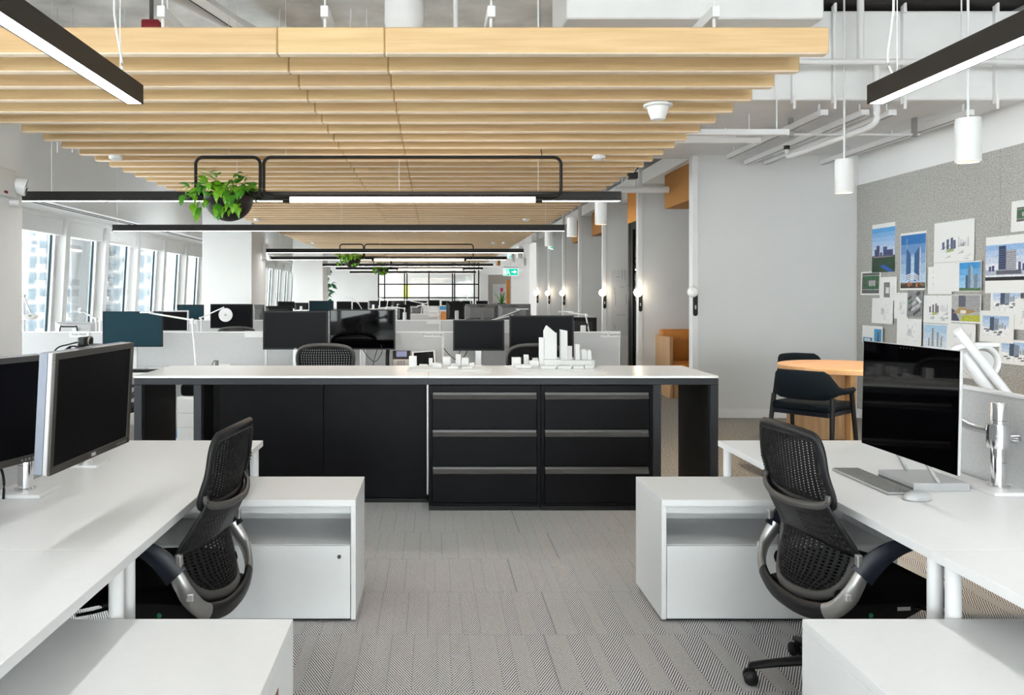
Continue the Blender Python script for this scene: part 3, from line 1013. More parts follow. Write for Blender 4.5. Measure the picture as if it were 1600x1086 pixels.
# =================================================================== MONITORS
def monitor(label, x, y, zb, w, h, rz=0.0, style='dark', base_z=DZ, group=None, tilt=0.0, logo=None, thick=0.03,
            screen='screen_matte', back=False, post=None, bez=0.016, name='monitor', stand=True):
    """faces local -y; root on the desk below; back=True turns its rear to -y"""
    r = thing(name, label, 'monitor', (x, y, base_z), rz, group)
    z0 = zb - base_z
    T = Matrix.Translation((0, 0, z0 + h / 2)) @ Matrix.Rotation(tilt, 4, 'X')
    fm = {'dark': 'monitor_dark', 'bezel': 'monitor_bezel', 'grey': 'monitor_grey', 'silver': 'monitor_silver'}[style]
    if not back:
        hs = new_bm()
        fy = 0.018 if style == 'bezel' else 0.004
        box(hs, (-w / 2, fy, -h / 2), (w / 2, thick, h / 2), 0.004, 2, T)
        H = obj('housing', hs, 'monitor_case' if style == 'bezel' else fm, r)
        if style == 'bezel':
            obj('silver_rim', box(new_bm(), (-w / 2, 0.004, -h / 2), (w / 2, 0.0175, h / 2), 0.002, 1, T), 'monitor_silver', r)
        bz = new_bm()
        for a, b in (((-w / 2, -0.006, h / 2 - bez), (w / 2, 0.0035, h / 2)), ((-w / 2, -0.006, -h / 2), (w / 2, 0.0035, -h / 2 + bez * 1.15)),
                     ((-w / 2, -0.006, -h / 2 + bez * 1.15), (-w / 2 + bez, 0.0035, h / 2 - bez)), ((w / 2 - bez, -0.006, -h / 2 + bez * 1.15), (w / 2, 0.0035, h / 2 - bez))):
            box(bz, a, b, 0.0012, 1, T)
        B = obj('bezel', bz, fm, r)
        obj('screen', box(new_bm(), (-w / 2 + bez, -0.0015, -h / 2 + bez * 1.15), (w / 2 - bez, 0.003, h / 2 - bez), 0, 1, T), screen, r)
        if logo:
            o = text_obj(logo, bez * 0.72, 'logo_white', B, (0, 0, 0), bold=0.0004)
            o.matrix_local = T @ Matrix.Translation((0, -0.0066, -h / 2 + bez * 0.56)) @ Matrix.Rotation(PI / 2, 4, 'X')
            if style == 'bezel':
                for k in range(5):
                    obj('button', cyl(new_bm(), T @ Vector((w / 2 - 0.035 - k * 0.016, -0.0085, -h / 2 + bez * 0.55)), T @ Vector((w / 2 - 0.035 - k * 0.016, -0.006, -h / 2 + bez * 0.55)), 0.0045, None, 10), 'satin_silver', B)
        yb = thick
    else:
        hs = new_bm()
        box(hs, (-w / 2, 0.0, -h / 2), (w / 2, 0.02, h / 2), 0.004, 2, T)
        obj('housing', hs, fm, r)
        # tapered rear shell
        t = new_bm()
        f0 = [(-w / 2 + 0.01, -h / 2 + 0.01), (w / 2 - 0.01, -h / 2 + 0.01), (w / 2 - 0.01, h / 2 - 0.008), (-w / 2 + 0.01, h / 2 - 0.008)]
        f1 = [(-w * 0.36, -h * 0.36), (w * 0.36, -h * 0.36), (w * 0.36, h * 0.26), (-w * 0.36, h * 0.26)]
        a = [t.verts.new(T @ Vector((p[0], -0.0005, p[1]))) for p in f0]
        b = [t.verts.new(T @ Vector((p[0], -0.035, p[1]))) for p in f1]
        t.faces.new(b)
        t.faces.new(a[::-1])
        for k in range(4):
            l = (k + 1) % 4
            t.faces.new((a[k], a[l], b[l], b[k]))
        obj('rear_shell', t, fm, r)
        obj('screen', box(new_bm(), (-w / 2 + bez, 0.0201, -h / 2 + bez), (w / 2 - bez, 0.0215, h / 2 - bez), 0, 1, T), 'screen_matte', r)
        if logo:
            o = text_obj(logo, 0.062, 'ink', r, (0, 0, 0), bold=0.002)
            o.matrix_local = T @ Matrix.Translation((0, -0.022, h * 0.34)) @ Matrix.Rotation(PI / 2 - 0.5, 4, 'X')
        yb = -0.03
    if stand:
        ny = (thick + 0.02) if not back else -0.05
        sm = 'aluminium' if style in ('bezel', 'silver', 'dark') else fm
        nk = new_bm()
        box(nk, (-0.03, ny - 0.012, 0.012), (0.03, ny + 0.012, z0 + h * 0.5), 0.003, 1)
        obj('stand_neck', nk, sm, r)
        vy0, vy1 = sorted((ny, yb - 0.002 if not back else 0.0))
        obj('mount_plate', box(new_bm(), (-0.05, min(ny, yb) - 0.0, z0 + h * 0.4), (0.05, max(ny, yb), z0 + h * 0.62)), fm, r)
        obj('stand_base', box(new_bm(), (-0.11, ny - 0.09, 0), (0.11, ny + 0.09, 0.012), 0.004, 2), sm, r)
    return r


# the two widescreens on the left desk (held by clamped posts)
def arm_post(label, x, y, top, arms, plate=(0.10, 0.09), rz=0.0):
    r = thing('display_mount', label, 'monitor mount', (x, y, DZ), rz)
    obj('base_plate', box(new_bm(), (-plate[0], -plate[1], 0), (plate[0], plate[1], 0.014), 0.003, 2), 'white_metal', r)
    pb_ = new_bm()
    lathe(pb_, [(0, 0.0145), (0.04, 0.0145), (0.04, 0.02), (0.027, 0.022), (0.027, top), (0.024, top + 0.004), (0, top + 0.004)], 28)
    p = obj('post', pb_, 'chrome', r, smooth=40)
    for z in (0.11, top * 0.55, top * 0.8):
        if z < top:
            obj('joint_line', lathe(new_bm(), [(0.0271, z), (0.0276, z + 0.0008), (0.0271, z + 0.0016)], 24), 'grey_plastic', p)
    for (z, pts, rad) in arms:
        a = obj('swing_arm', sweep(new_bm(), smooth_path(pts, 3), rad, rad * 1.25, 10), 'chrome', r, smooth=50)
        obj('collar', lathe(new_bm(), [(0.0285, z - 0.035), (0.040, z - 0.033), (0.042, z), (0.040, z + 0.033), (0.0285, z + 0.035)], 24), 'chrome', a, smooth=40)
        e = pts[-1]
        obj('pivot', cyl(new_bm(), (e[0], e[1], e[2] - 0.035), (e[0], e[1], e[2] + 0.035), 0.02, None, 16), 'chrome', a, smooth=40)
    return r


arm_post('chrome monitor post on a white plate at the left edge', -1.575, 3.06, 0.33, [(0.30, [(0.0, -0.0, 0.30), (0.06, -0.2, 0.31), (0.13, -0.42, 0.33)], 0.014)])
arm_post('chrome monitor foot half hidden behind the webcam monitor', -1.56, 3.56, 0.30, [(0.27, [(0, 0, 0.27), (0.12, -0.4, 0.30), (0.34, -0.8, 0.35)], 0.014)], (0.08, 0.075))
rz1 = math.radians(87.5)
m1 = monitor('widescreen monitor with a webcam on the left desk', -1.128 + 0.012, 2.61, 0.964, 0.548, 0.362, rz1, 'bezel', DZ, None, math.radians(3.0), 'DELL', 0.045, 'screen_matte', bez=0.02, stand=False)
m2 = monitor('widescreen monitor cut by the left edge of the photo', -1.44, 2.505, 0.930, 0.548, 0.362, math.radians(72.5), 'bezel', DZ, None, math.radians(2.0), 'DELL', 0.045, 'screen_matte', bez=0.02, stand=False)
# webcam
wc = thing('webcam', 'small black webcam clipped on the left widescreen monitor', 'webcam', (-1.125, 2.565, 1.3275), rz1)
obj('camera_body', box(new_bm(), (-0.033, -0.012, 0.006), (0.033, 0.014, 0.036), 0.008, 3), 'black_plastic', wc, smooth=50)
obj('lens', cyl(new_bm(), (0, -0.018, 0.021), (0, -0.012, 0.021), 0.011, None, 20), 'screen_glossy', wc)
obj('lens_ring', cyl(new_bm(), (0, -0.0165, 0.021), (0, -0.0119, 0.021), 0.014, None, 20), 'satin_silver', wc)
obj('clip', sweep(new_bm(), smooth_path([(0, 0.0, 0.006), (0, 0.025, 0.004), (0, 0.055, 0.001), (0, 0.06, -0.04)], 4), 0.012, 0.003, 8), 'black_plastic', wc)
obj('cable', sweep(new_bm(), smooth_path([(-0.02, 0.012, 0.02), (-0.05, 0.03, 0.014), (-0.09, 0.05, 0.002), (-0.12, 0.06, -0.05)], 5), 0.0025, None, 6), 'black_plastic', wc, smooth=60)
for i, (x, y) in enumerate(((-1.62, 2.86), (-1.60, 2.95))):
    tag(obj('monitor_cable', sweep(new_bm(), smooth_path([(x, y, DZ + 0.005), (x + 0.01, y - 0.02, 0.83), (x + 0.02, y - 0.1, 0.95), (x + 0.10, y - 0.22, 1.06)], 6), 0.005, None, 8), 'black_plastic', smooth=60),
        ['black cable hanging behind the cut off monitor', 'black cable beside the chrome post at the left edge'][i], 'cable')

# touchscreen all-in-one on the right desk
st = thing('desktop_computer', 'large thin touchscreen computer on a silver base', 'computer', (1.806, 3.035, DZ), -PI / 2)
T = Matrix.Translation((0, 0, 0.139 + 0.216)) @ Matrix.Rotation(math.radians(-1.3), 4, 'X')
sw, shh = 0.612, 0.432
obj('display', box(new_bm(), (-sw / 2, 0.0005, -shh / 2), (sw / 2, 0.0125, shh / 2), 0.004, 2, T), 'light_aluminium', st)
obj('screen', box(new_bm(), (-sw / 2 + 0.002, -0.002, -shh / 2 + 0.002), (sw / 2 - 0.002, 0.0, shh / 2 - 0.002), 0, 1, T), 'screen_glossy', st)
for k in range(5):
    obj('sensor_dot', cyl(new_bm(), T @ Vector((-0.04 + 0.02 * k, -0.0024, shh / 2 - 0.012)), T @ Vector((-0.04 + 0.02 * k, -0.0018, shh / 2 - 0.012)), 0.0018, None, 8), 'monitor_grey', st)
bs = obj('base', box(new_bm(), (-0.29, 0.055, 0), (-0.045, 0.275, 0.032), 0.003, 2), 'light_aluminium', st)
obj('vent_strip', box(new_bm(), (-0.289, 0.0545, 0.004), (-0.046, 0.056, 0.014)), 'key_grey', bs)
for xx in (-0.06, -0.26):
    obj('hinge_arm', sweep(new_bm(), smooth_path([(xx, 0.16, 0.03), (xx, 0.12, 0.10), (xx, 0.03, 0.28)], 5), 0.008, 0.008, 10), 'chrome', st, smooth=50)

kb = thing('keyboard', 'slim grey keyboard in front of the touchscreen computer', 'keyboard', (1.785, 3.235, DZ), -PI / 2)
obj('tray', box(new_bm(), (-0.212, -0.057, 0.002), (0.212, 0.057, 0.011), 0.003, 2), 'light_aluminium', kb)
key = None
for rr in range(6):
    n = 15
    for q in range(n):
        if rr == 5 and 3 < q < 9: continue
        x = -0.2035 + q * 0.0276
        y = 0.045 - rr * 0.0178
        if key is None:
            key = obj('key', box(new_bm(), (0, -0.0075, 0), (0.0245, 0.0075, 0.0035), 0.001, 1), 'key_grey', kb)
            key.location = (x, y, 0.011)
        else:
            c = key.copy(); COL.objects.link(c); c.parent = kb; c.location = (x, y, 0.011)
obj('key', box(new_bm(), (-0.091, -0.0515, 0.011), (0.044, -0.0365, 0.0145), 0.001, 1), 'key_grey', kb)
ms = thing('mouse', 'grey computer mouse beside the slim keyboard', 'mouse', (1.80, 2.955, DZ), 0.15)
b = new_bm()
bmesh.ops.create_uvsphere(b, u_segments=24, v_segments=12, radius=1)
for v in b.verts:
    v.co = Vector((v.co.x * 0.058, v.co.y * 0.032, max(v.co.z, -0.1) * 0.030 + 0.005))
obj('shell', b, 'light_aluminium', ms, smooth=60)
obj('underside', cyl(new_bm(), (0, 0, 0), (0, 0, 0.003), 0.03, None, 20), 'key_grey', ms)
arm_post('chrome monitor arm clamped to the right desk', 2.205, 3.10, 0.34,
         [(0.20, [(0, 0, 0.20), (0.07, 0.02, 0.20), (0.12, -0.10, 0.205)], 0.014), (0.225, [(0, 0, 0.225), (-0.05, 0.10, 0.235), (-0.11, 0.18, 0.30)], 0.015)], (0.085, 0.10))
tag(obj('charging_cable', sweep(new_bm(), smooth_path([(2.16, 3.22, DZ + 0.005), (2.1, 3.3, DZ + 0.006), (2.02, 3.36, DZ + 0.005), (2.08, 3.42, DZ + 0.005), (2.17, 3.4, DZ + 0.005)], 6), 0.0035, None, 8), 'white_metal', smooth=60),
    'white cable coiled behind the touchscreen computer', 'cable')
tag(obj('power_cable', sweep(new_bm(), smooth_path([(2.22, 2.15, 0.70), (2.23, 2.13, 0.5), (2.20, 2.12, 0.25), (2.24, 2.10, 0.01)], 6), 0.005, None, 8), 'black_plastic', smooth=60),
    'black power cable hanging under the right desk', 'cable')

# white task lamp beyond the right partition
tl = thing('task_lamp', 'chunky white task lamp behind the right partition', 'lamp', (2.72, 3.72, DZ))
obj('base', lathe(new_bm(), [(0, 0), (0.10, 0), (0.10, 0.015), (0.03, 0.022), (0.0, 0.022)], 28), 'white_metal', tl, smooth=40)
obj('lower_arm', sweep(new_bm(), smooth_path([(0, 0, 0.02), (-0.02, 0, 0.15), (-0.2, 0.0, 0.44), (-0.235, 0, 0.50)], 4), 0.03, 0.03, 12), 'white_metal', tl, smooth=60)
obj('upper_arm', sweep(new_bm(), [(0.03, -0.05, 0.18), (-0.30, -0.05, 0.60)], 0.017, 0.02, 12), 'white_metal', tl, smooth=60)
obj('joint', sweep(new_bm(), [(-0.10 + 0.075 * math.cos(k * PI / 14), 0.075, 0.44 + 0.075 * math.sin(k * PI / 14)) for k in range(28)], 0.012, 0.022, 10, True, up=(0, 1, 0)), 'white_metal', tl, smooth=60)
obj('joint_cover', cyl(new_bm(), (-0.10, 0.07, 0.44), (-0.10, 0.078, 0.44), 0.055, None, 28), 'aluminium', tl, smooth=40)
obj('bracket', box(new_bm(), (-0.17, 0.05, 0.515), (-0.03, 0.09, 0.535), 0.004, 2), 'white_metal', tl)
obj('hose', sweep(new_bm(), smooth_path([(-0.25, -0.04, 0.53), (-0.31, -0.03, 0.50), (-0.335, -0.02, 0.42), (-0.33, 0, 0.2), (-0.30, 0.02, 0.03), (-0.2, 0.02, 0.012), (-0.06, 0.01, 0.012)], 5), 0.013, None, 10), 'white_metal', tl, smooth=60)

# =================================================================== BENCH ROWS BEYOND THE COUNTER
ROWS = [8.4, 12.25, 16.1, 20.0, 23.9, 27.8]
EDGES = [1.965, 0.095, -1.775, -3.645, -5.15]
row_words = ['first', 'second', 'third', 'fourth', 'fifth', 'sixth']
place_words = ['at the corridor end', 'second from the corridor', 'third from the corridor', 'nearest the windows']
proto_p = proto_d = None
pmesh = {}


def row_partition(ri, k, yp):
    xa, xb = EDGES[k + 1], EDGES[k]
    if ri >= 2 and k == 2: xa = -3.2
    w = round(xb - xa, 3)
    r = thing('desk_partition', 'light grey fabric partition of the %s bench row, %s' % (row_words[ri], place_words[k]), 'partition', ((xa + xb) / 2, yp, 0), 0,
              'fabric partitions between the far benches')
    if w not in pmesh:
        h = w / 2
        a = obj('fabric_panel', box(new_bm(), (-h + 0.012, -0.014, 0.30), (h - 0.012, 0.014, 1.093), 0.002, 1), 'partition_fabric', r)
        b = obj('top_cap', box(new_bm(), (-h + 0.001, -0.019, 1.0935), (h - 0.001, 0.019, 1.107), 0.002, 1), 'white_trim', r)
        c1 = obj('end_post', box(new_bm(), (-h + 0.001, -0.019, 0), (-h + 0.0115, 0.019, 1.093)), 'white_trim', r)
        c2 = obj('end_post', box(new_bm(), (h - 0.0115, -0.019, 0), (h - 0.001, 0.019, 1.093)), 'white_trim', r)
        pmesh[w] = (a, b, c1, c2)
    else:
        for q in pmesh[w]:
            c = q.copy(); COL.objects.link(c); c.parent = r
    return r


dmesh = {}


def row_desk(ri, k, yp, side):
    xa, xb = EDGES[k + 1], EDGES[k]
    if ri >= 2 and k == 2: xa = -3.2
    w = round(xb - xa, 3)
    near = 'near' if side < 0 else 'far'
    r = thing('bench_desk', 'white desk on the %s side of the %s bench row, %s' % (near, row_words[ri], place_words[k]), 'desk', ((xa + xb) / 2, yp + side * 0.405, 0), 0,
              'white desks of the far bench rows')
    if w not in dmesh:
        h = w / 2
        L = [obj('worktop', box(new_bm(), (-h + 0.002, -0.375, DZ - 0.03), (h - 0.002, 0.375, DZ), 0.002, 1), 'white_laminate', r)]
        for sx in (-1, 1):
            for sy in (-1, 1):
                L.append(obj('leg', cyl(new_bm(), (sx * (h - 0.05), sy * 0.33, 0), (sx * (h - 0.05), sy * 0.33, DZ - 0.031), 0.022, None, 12), 'white_metal', r, smooth=40))
        dmesh[w] = L
    else:
        for q in dmesh[w]:
            c = q.copy(); COL.objects.link(c); c.parent = r
    return r


names = {(0, 0): 'Frank Yagadanyn', (0, 1): 'Michael Zamluger', (0, 2): None, (0, 3): 'Frank Wahlz'}
for ri, yp in enumerate(ROWS):
    for k in range(4):
        if ri >= 2 and k == 3: continue
        row_partition(ri, k, yp)
        row_desk(ri, k, yp, -1)
        row_desk(ri, k, yp, 1)
        if ri > 3 and k > 1: continue
        # name plate clipped over the cap near the corridor end of each panel
        npx = EDGES[k] - 0.10
        if ri == 0 and k == 2: npx = EDGES[k] - 0.12
        lab = {(0, 0): 'white name plate on the first partition at its corridor end', (0, 1): 'white name plate between the twin monitors and small monitor',
               (0, 2): 'blank white name plate left of the twin monitors', (0, 3): 'white name plate in front of the pale monitor back'}.get(
            (ri, k), 'small white name plate on the %s bench row, %s' % (row_words[ri], place_words[k]))
        r = thing('name_plate', lab, 'name plate', (npx, yp - 0.0225, 1.06), 0, 'name plates on the partitions')
        obj('plate', box(new_bm(), (-0.105, -0.002, -0.015), (0.105, 0.002, 0.052), 0.001, 1), 'white_card', r)
        obj('clip', box(new_bm(), (-0.02, 0.002, 0.0485), (0.02, 0.048, 0.0515)), 'white_card', r)
        if names.get((ri, k)):
            text_obj(names[(ri, k)], 0.030, 'ink', r, (0, -0.0026, 0.018))

G_M = 'monitors on the far bench rows'


def px_monitor(label, x0, x1, y0, y1, Y, **kw):
    """monitor whose face fills the measured extent at depth Y"""
    a, b = at(x0, y0, Y), at(x1, y1, Y)
    return monitor(label, (a.x + b.x) / 2, Y, b.z, b.x - a.x, a.z - b.z, **kw)


px_monitor('left one of the twin monitors above the counter', 411.5, 512.5, 486, 546, 8.0, logo='DELL', tilt=-0.03, rz=0.06)
px_monitor('glossy right one of the twin monitors above the counter', 514.5, 617.5, 483.5, 546, 8.0, screen='screen_glossy', tilt=0.004, rz=-0.04, bez=0.012)
px_monitor('smaller black monitor left of the white tower model', 708, 788, 500, 548, 8.02)
px_monitor('large black monitor behind the white tower model', 796, 896.5, 493, 558, 8.0)
px_monitor('teal tinted monitor left of the thin desk lamp', 160.5, 253.5, 486.5, 542, 8.0, screen='screen_teal', bez=0.006)
# row one, far side: backs towards us
px_monitor('pale grey monitor back with a black handle by the windows', 87, 152, 503, 522, 8.95, style='silver', back=True, rz=0.05)
px_monitor('dark monitor in a silver frame behind the teal monitor', 247, 294.5, 485, 519, 11.7, style='silver', screen='screen_matte', bez=0.02)
px_monitor('teal dark monitor standing against the big column', 277, 318, 476, 500, 12.75, style='dark', screen='screen_teal', base_z=DZ, stand=True)
px_monitor('black monitor behind the round lamp head', 329, 394.5, 475, 513, 11.75, rz=0.03)
px_monitor('dark monitor right of the big column', 396, 413, 476, 505, 12.75, back=True, style='grey')
px_monitor('grey monitor back with dark lettering above the name plate', 727, 779, 475, 500, 12.75, back=True, style='grey', logo='DELL', rz=0.06)
px_monitor('grey monitor back with dark lettering at the corridor end', 778, 829, 475, 500, 12.72, back=True, style='grey', logo='DELL', rz=-0.06)
px_monitor('dark monitor turned sideways at the corridor end', 893, 932, 496, 520, 8.95, back=True, style='dark', rz=-0.35)
px_monitor('tall dark monitor left of the lettered monitor back', 697, 727, 471, 499, 12.75, back=True, style='dark', rz=0.3)
px_monitor('blue black monitor right of the twin monitors', 621, 641.5, 476, 500, 12.8, back=True, style='dark', screen='screen_teal', rz=0.25)
px_monitor('grey monitor back on the third bench row', 641, 661, 478, 490, 16.6, back=True, style='grey')
px_monitor('teal monitor on the second bench row below the far column', 483, 521, 470, 486, 15.6, screen='screen_teal')
px_monitor('dark monitor of the second bench row left of the teal one', 415, 457.5, 478, 497, 12.8, back=True)
for i, (x0, x1, y0, y1, Y) in enumerate(sorted(((434, 460, 471, 482, 19.5), (460, 482, 473, 484, 19.5), (526, 549, 471, 484, 15.6), (551, 575, 472, 484, 16.6), (576, 591, 470, 482, 19.5),
                                         (594, 612, 470, 480, 20.5), (613, 631, 470, 480, 23.4), (634, 652, 470, 478, 24.3), (671, 687, 469, 478, 27.3),
                                         (706, 722, 470, 478, 24.3), (722, 738, 470, 478, 24.3), (744, 762, 470, 479, 20.5), (640, 656, 470, 477, 28.2), (608, 622, 470, 477, 28.2), (655, 668, 470, 477, 27.3), (690, 702, 470, 477, 28.2)))):
    px_monitor('small dark monitor far down the bench rows, %s from the left' % ORD[i], x0, x1, y0, y1, Y, group='small far monitors', back=(i % 3 == 1))
tag(obj('carry_handle', sweep(new_bm(), smooth_path([(-4.06, 8.6, 1.02), (-4.05, 8.6, 1.145), (-4.02, 8.6, 1.15), (-3.9, 8.6, 1.15), (-3.87, 8.6, 1.145), (-3.865, 8.6, 1.02)], 4), 0.008, None, 8), 'black_plastic', smooth=60),
    'black handle bar standing before the pale monitor back', 'handle')
# the handle belongs to a bag on the desk
bg = obj('carry_bag', box(new_bm(), (-4.08, 8.55, DZ), (-3.85, 8.66, 1.03), 0.02, 2), 'black_fabric', smooth=50)
tag(bg, 'black bag hidden behind the first partition by the windows', 'bag')
for o in list(COL.objects):
    if o.name == 'carry_handle':
        o.parent = bg
        del o['label']; del o['category']


# desk lamps with thin arms
def arm_lamp(label, x, y, pts, head, hr, base_z=DZ, disc_normal=(0, -1, 0), group='thin white desk lamps on the benches'):
    r = thing('desk_lamp', label, 'desk lamp', (x, y, base_z), 0, group)
    obj('base', lathe(new_bm(), [(0, 0), (0.07, 0), (0.07, 0.01), (0.015, 0.016), (0, 0.016)], 20), 'white_metal', r, smooth=40)
    for a, b in zip(pts[:-1], pts[1:]):
        obj('arm', cyl(new_bm(), a, b, 0.009, None, 10), 'white_metal', r, smooth=40)
    for p in pts[1:-1]:
        obj('joint', cyl(new_bm(), Vector(p) - Vector((0, 0.018, 0)), Vector(p) + Vector((0, 0.018, 0)), 0.016, None, 12), 'white_metal', r, smooth=40)
    h = Vector(head)
    n = Vector(disc_normal).normalized()
    if hr > 0:
        hd = obj('lamp_head', cyl(cyl(new_bm(), h - n * 0.006, h + n * 0.006, hr, None, 28), h + n * 0.0061, h + n * 0.009, hr * 0.8, None, 28), 'white_metal', r, smooth=40)
        obj('hub', cyl(new_bm(), h + n * 0.0092, h + n * 0.016, 0.016, None, 12), 'satin_silver', hd)
    else:
        obj('lamp_head', box(new_bm(), h - Vector((-hr, 0.025, 0.008)), h + Vector((-hr, 0.025, 0.008)), 0.004, 2), 'white_metal', r)
    return r


def px_lamp(label, base, Y, pts, head, hr, **kw):
    b = at(base[0], base[1], Y)
    L = [Vector((0, 0, 0.01))]
    for p in pts:
        q = at(p[0], p[1], Y)
        L.append(Vector((q.x - b.x, 0, q.z - kw.get('base_z', DZ))))
    h = at(head[0], head[1], Y)
    return arm_lamp(label, b.x, Y, [tuple(v) for v in L], (h.x - b.x, -0.02 if hr > 0 else 0, h.z - kw.get('base_z', DZ)), hr, **kw)


px_lamp('thin white desk lamp rising in front of the first partition', (307, 575), 7.80, [(300, 500), (233, 489)], (229, 488), -0.06)
px_lamp('white desk lamp with a round disc head before the black monitor', (314, 540), 10.6 + 0.95, [(315, 500), (313, 497), (350, 480)], (353, 492), 0.10)
px_lamp('white desk lamp with flat round heads at the left column', (38, 545), 8.9, [(37, 462), (48, 490)], (48, 495), 0.085, disc_normal=(0.1, -0.35, 1))
px_lamp('thin white desk lamp in front of the second window', (153, 535), 8.9, [(150, 499), (129, 486)], (127, 485), 0.03)
px_lamp('white desk lamp bending over the grey lettered monitors', (826, 540), 12.5, [(800, 493), (770, 500), (812, 484)], (816, 483), -0.10)
px_lamp('white desk lamp beside the blue black monitor', (634, 520), 12.45, [(632, 482), (616, 480)], (612, 480), -0.10)
px_lamp('thin white desk lamp reaching along the corridor end', (930, 540), 8.9, [(915, 492), (888, 488)], (884, 487), -0.08)
for i, (bx, Y, pts, hd) in enumerate(sorted(((676, 16.55, [(668, 473), (650, 480)], (646, 480)), (655, 16.5, [(660, 474), (640, 470)], (634, 469)), (585, 12.6 + 3.9, [(560, 474), (548, 465)], (545, 465)),
                                      (742, 16.5, [(735, 470), (728, 463)], (725, 462)), (710, 20.4, [(716, 472), (727, 468)], (731, 468)), (600, 20.4, [(606, 470), (596, 466)], (592, 466))), key=lambda q: q[3][0])):
    px_lamp('thin white desk lamp far down the benches, %s from the left' % ORD[i], (bx, 520), Y, pts, hd, -0.08, group='far thin desk lamps')

# desk phone and framed tablet on the first bench
ph = thing('desk_phone', 'grey desk phone with a small screen beside the twin monitors', 'phone', (-0.36, 8.03, DZ), 0.05)
TT = Matrix.Translation((0.03, 0.0, 0.10)) @ Matrix.Rotation(math.radians(-22), 4, 'X')
obj('body', box(new_bm(), (-0.09, -0.012, -0.1), (0.10, 0.012, 0.10), 0.008, 2, TT), 'satin_silver', ph, smooth=50)
sc_ = obj('screen_surround', box(new_bm(), (-0.085, -0.0165, 0.005), (0.09, -0.0121, 0.095), 0.002, 1, TT), 'black_plastic', ph)
obj('screen', box(new_bm(), (-0.05, -0.0185, 0.03), (0.055, -0.0166, 0.088), 0, 1, TT), 'lcd_blue', sc_)
for i in range(4):
    for j in range(3):
        obj('button', box(new_bm(), (-0.04 + j * 0.028, -0.0155, -0.085 + i * 0.02), (-0.02 + j * 0.028, -0.0121, -0.073 + i * 0.02), 0, 1, TT), 'monitor_grey', ph)
obj('handset', sweep(new_bm(), smooth_path([(-0.105, -0.05, 0.01), (-0.11, -0.045, 0.06), (-0.11, 0.01, 0.15), (-0.105, 0.03, 0.2)], 4), 0.02, 0.022, 10), 'monitor_dark', ph, smooth=60)
obj('foot', box(new_bm(), (-0.05, 0.01, 0.0), (0.10, 0.10, 0.05), 0.004, 1), 'monitor_grey', ph)
tb = thing('tablet', 'white framed tablet leaning beside the desk phone', 'tablet', (-0.10, 8.0, DZ), 0.0)
TT = Matrix.Translation((0, 0, 0.105)) @ Matrix.Rotation(math.radians(-14), 4, 'X') @ Matrix.Rotation(math.radians(-4), 4, 'Y')
obj('frame', box(new_bm(), (-0.115, -0.004, -0.098), (0.115, 0.004, 0.09), 0.006, 2, TT), 'white_metal', tb)
obj('screen', box(new_bm(), (-0.1, -0.0055, -0.08), (0.1, -0.0041, 0.078), 0, 1, TT), 'screen_glossy', tb)
obj('kickstand', box(new_bm(), (-0.05, 0.0, 0.0), (0.05, 0.07, 0.006)), 'white_metal', tb)
pw = thing('power_unit', 'white desk power outlet with a dark plug near the thin lamp', 'power outlet', (-2.12, 8.05, DZ), 0)
obj('casing', box(new_bm(), (-0.09, -0.03, 0), (0.06, 0.03, 0.062), 0.004, 2), 'white_metal', pw)
for q in (-0.02, 0.03):
    obj('socket', box(new_bm(), (q - 0.012, -0.032, 0.02), (q + 0.012, -0.0301, 0.045)), 'monitor_grey', pw)
obj('plug', box(new_bm(), (-0.085, -0.06, 0.015), (-0.055, -0.0305, 0.10), 0.005, 2), 'monitor_grey', pw)
obj('cord', sweep(new_bm(), smooth_path([(-0.07, -0.05, 0.1), (-0.10, -0.05, 0.09), (-0.125, -0.04, 0.03), (-0.13, -0.03, 0.006)], 4), 0.004, None, 6), 'black_plastic', pw, smooth=60)
for i, (x, y, d, lab) in enumerate(((-0.62, 8.0, 0.10, 'black cable loop hanging by the desk phone'), (0.22, 8.1, 0.12, 'thin black cables trailing under the small black monitor'))):
    tag(obj('cable_loop', sweep(new_bm(), smooth_path([(x - d, y, 0.95), (x - d * 0.3, y - 0.03, 0.86), (x + d * 0.4, y - 0.04, 0.83), (x + d, y - 0.02, 0.93), (x + d * 0.7, y, 1.0), (x + d * 0.2, y + 0.01, 0.85), (x, y, DZ + 0.004)], 6), 0.004, None, 6), 'black_plastic', smooth=60), lab, 'cable')
kb2 = thing('keyboard', 'dark keyboard at the left end of the first bench', 'keyboard', (-2.87, 7.83, DZ), 0)
obj('tray', box(new_bm(), (-0.2, -0.065, 0), (0.2, 0.065, 0.02), 0.004, 2), 'black_plastic', kb2)
for i in range(4):
    obj('key_row', box(new_bm(), (-0.19, -0.055 + i * 0.028, 0.0201), (0.19, -0.033 + i * 0.028, 0.025), 0.001, 1), 'monitor_dark', kb2)

# pedestals under the first bench seen through the counter's open bay
pd = thing('mobile_pedestal', 'white mobile pedestal seen through the open bay of the counter', 'cabinet', (-2.30, 7.35, 0))
obj('body', box(new_bm(), (-0.08, 0, 0.03), (0.36, 0.45, 0.55), 0.004, 2), 'white_metal', pd)
for z0, z1 in ((0.035, 0.27), (0.275, 0.40), (0.405, 0.535)):
    obj('drawer', box(new_bm(), (-0.075, -0.012, z0), (0.355, -0.0005, z1), 0.002, 1), 'white_metal', pd)
for sx in (-0.05, 0.33):
    for sy in (0.04, 0.41):
        obj('caster', cyl(new_bm(), (sx, sy, 0), (sx, sy, 0.03), 0.02, None, 10), 'black_plastic', pd)
bx2 = obj('equipment_bag', box(new_bm(), (-2.37, 7.40, 0.551), (-1.98, 7.75, 0.66), 0.03, 3), 'black_fabric', smooth=50)
tag(bx2, 'crumpled black bag on top of the mobile pedestal', 'bag')
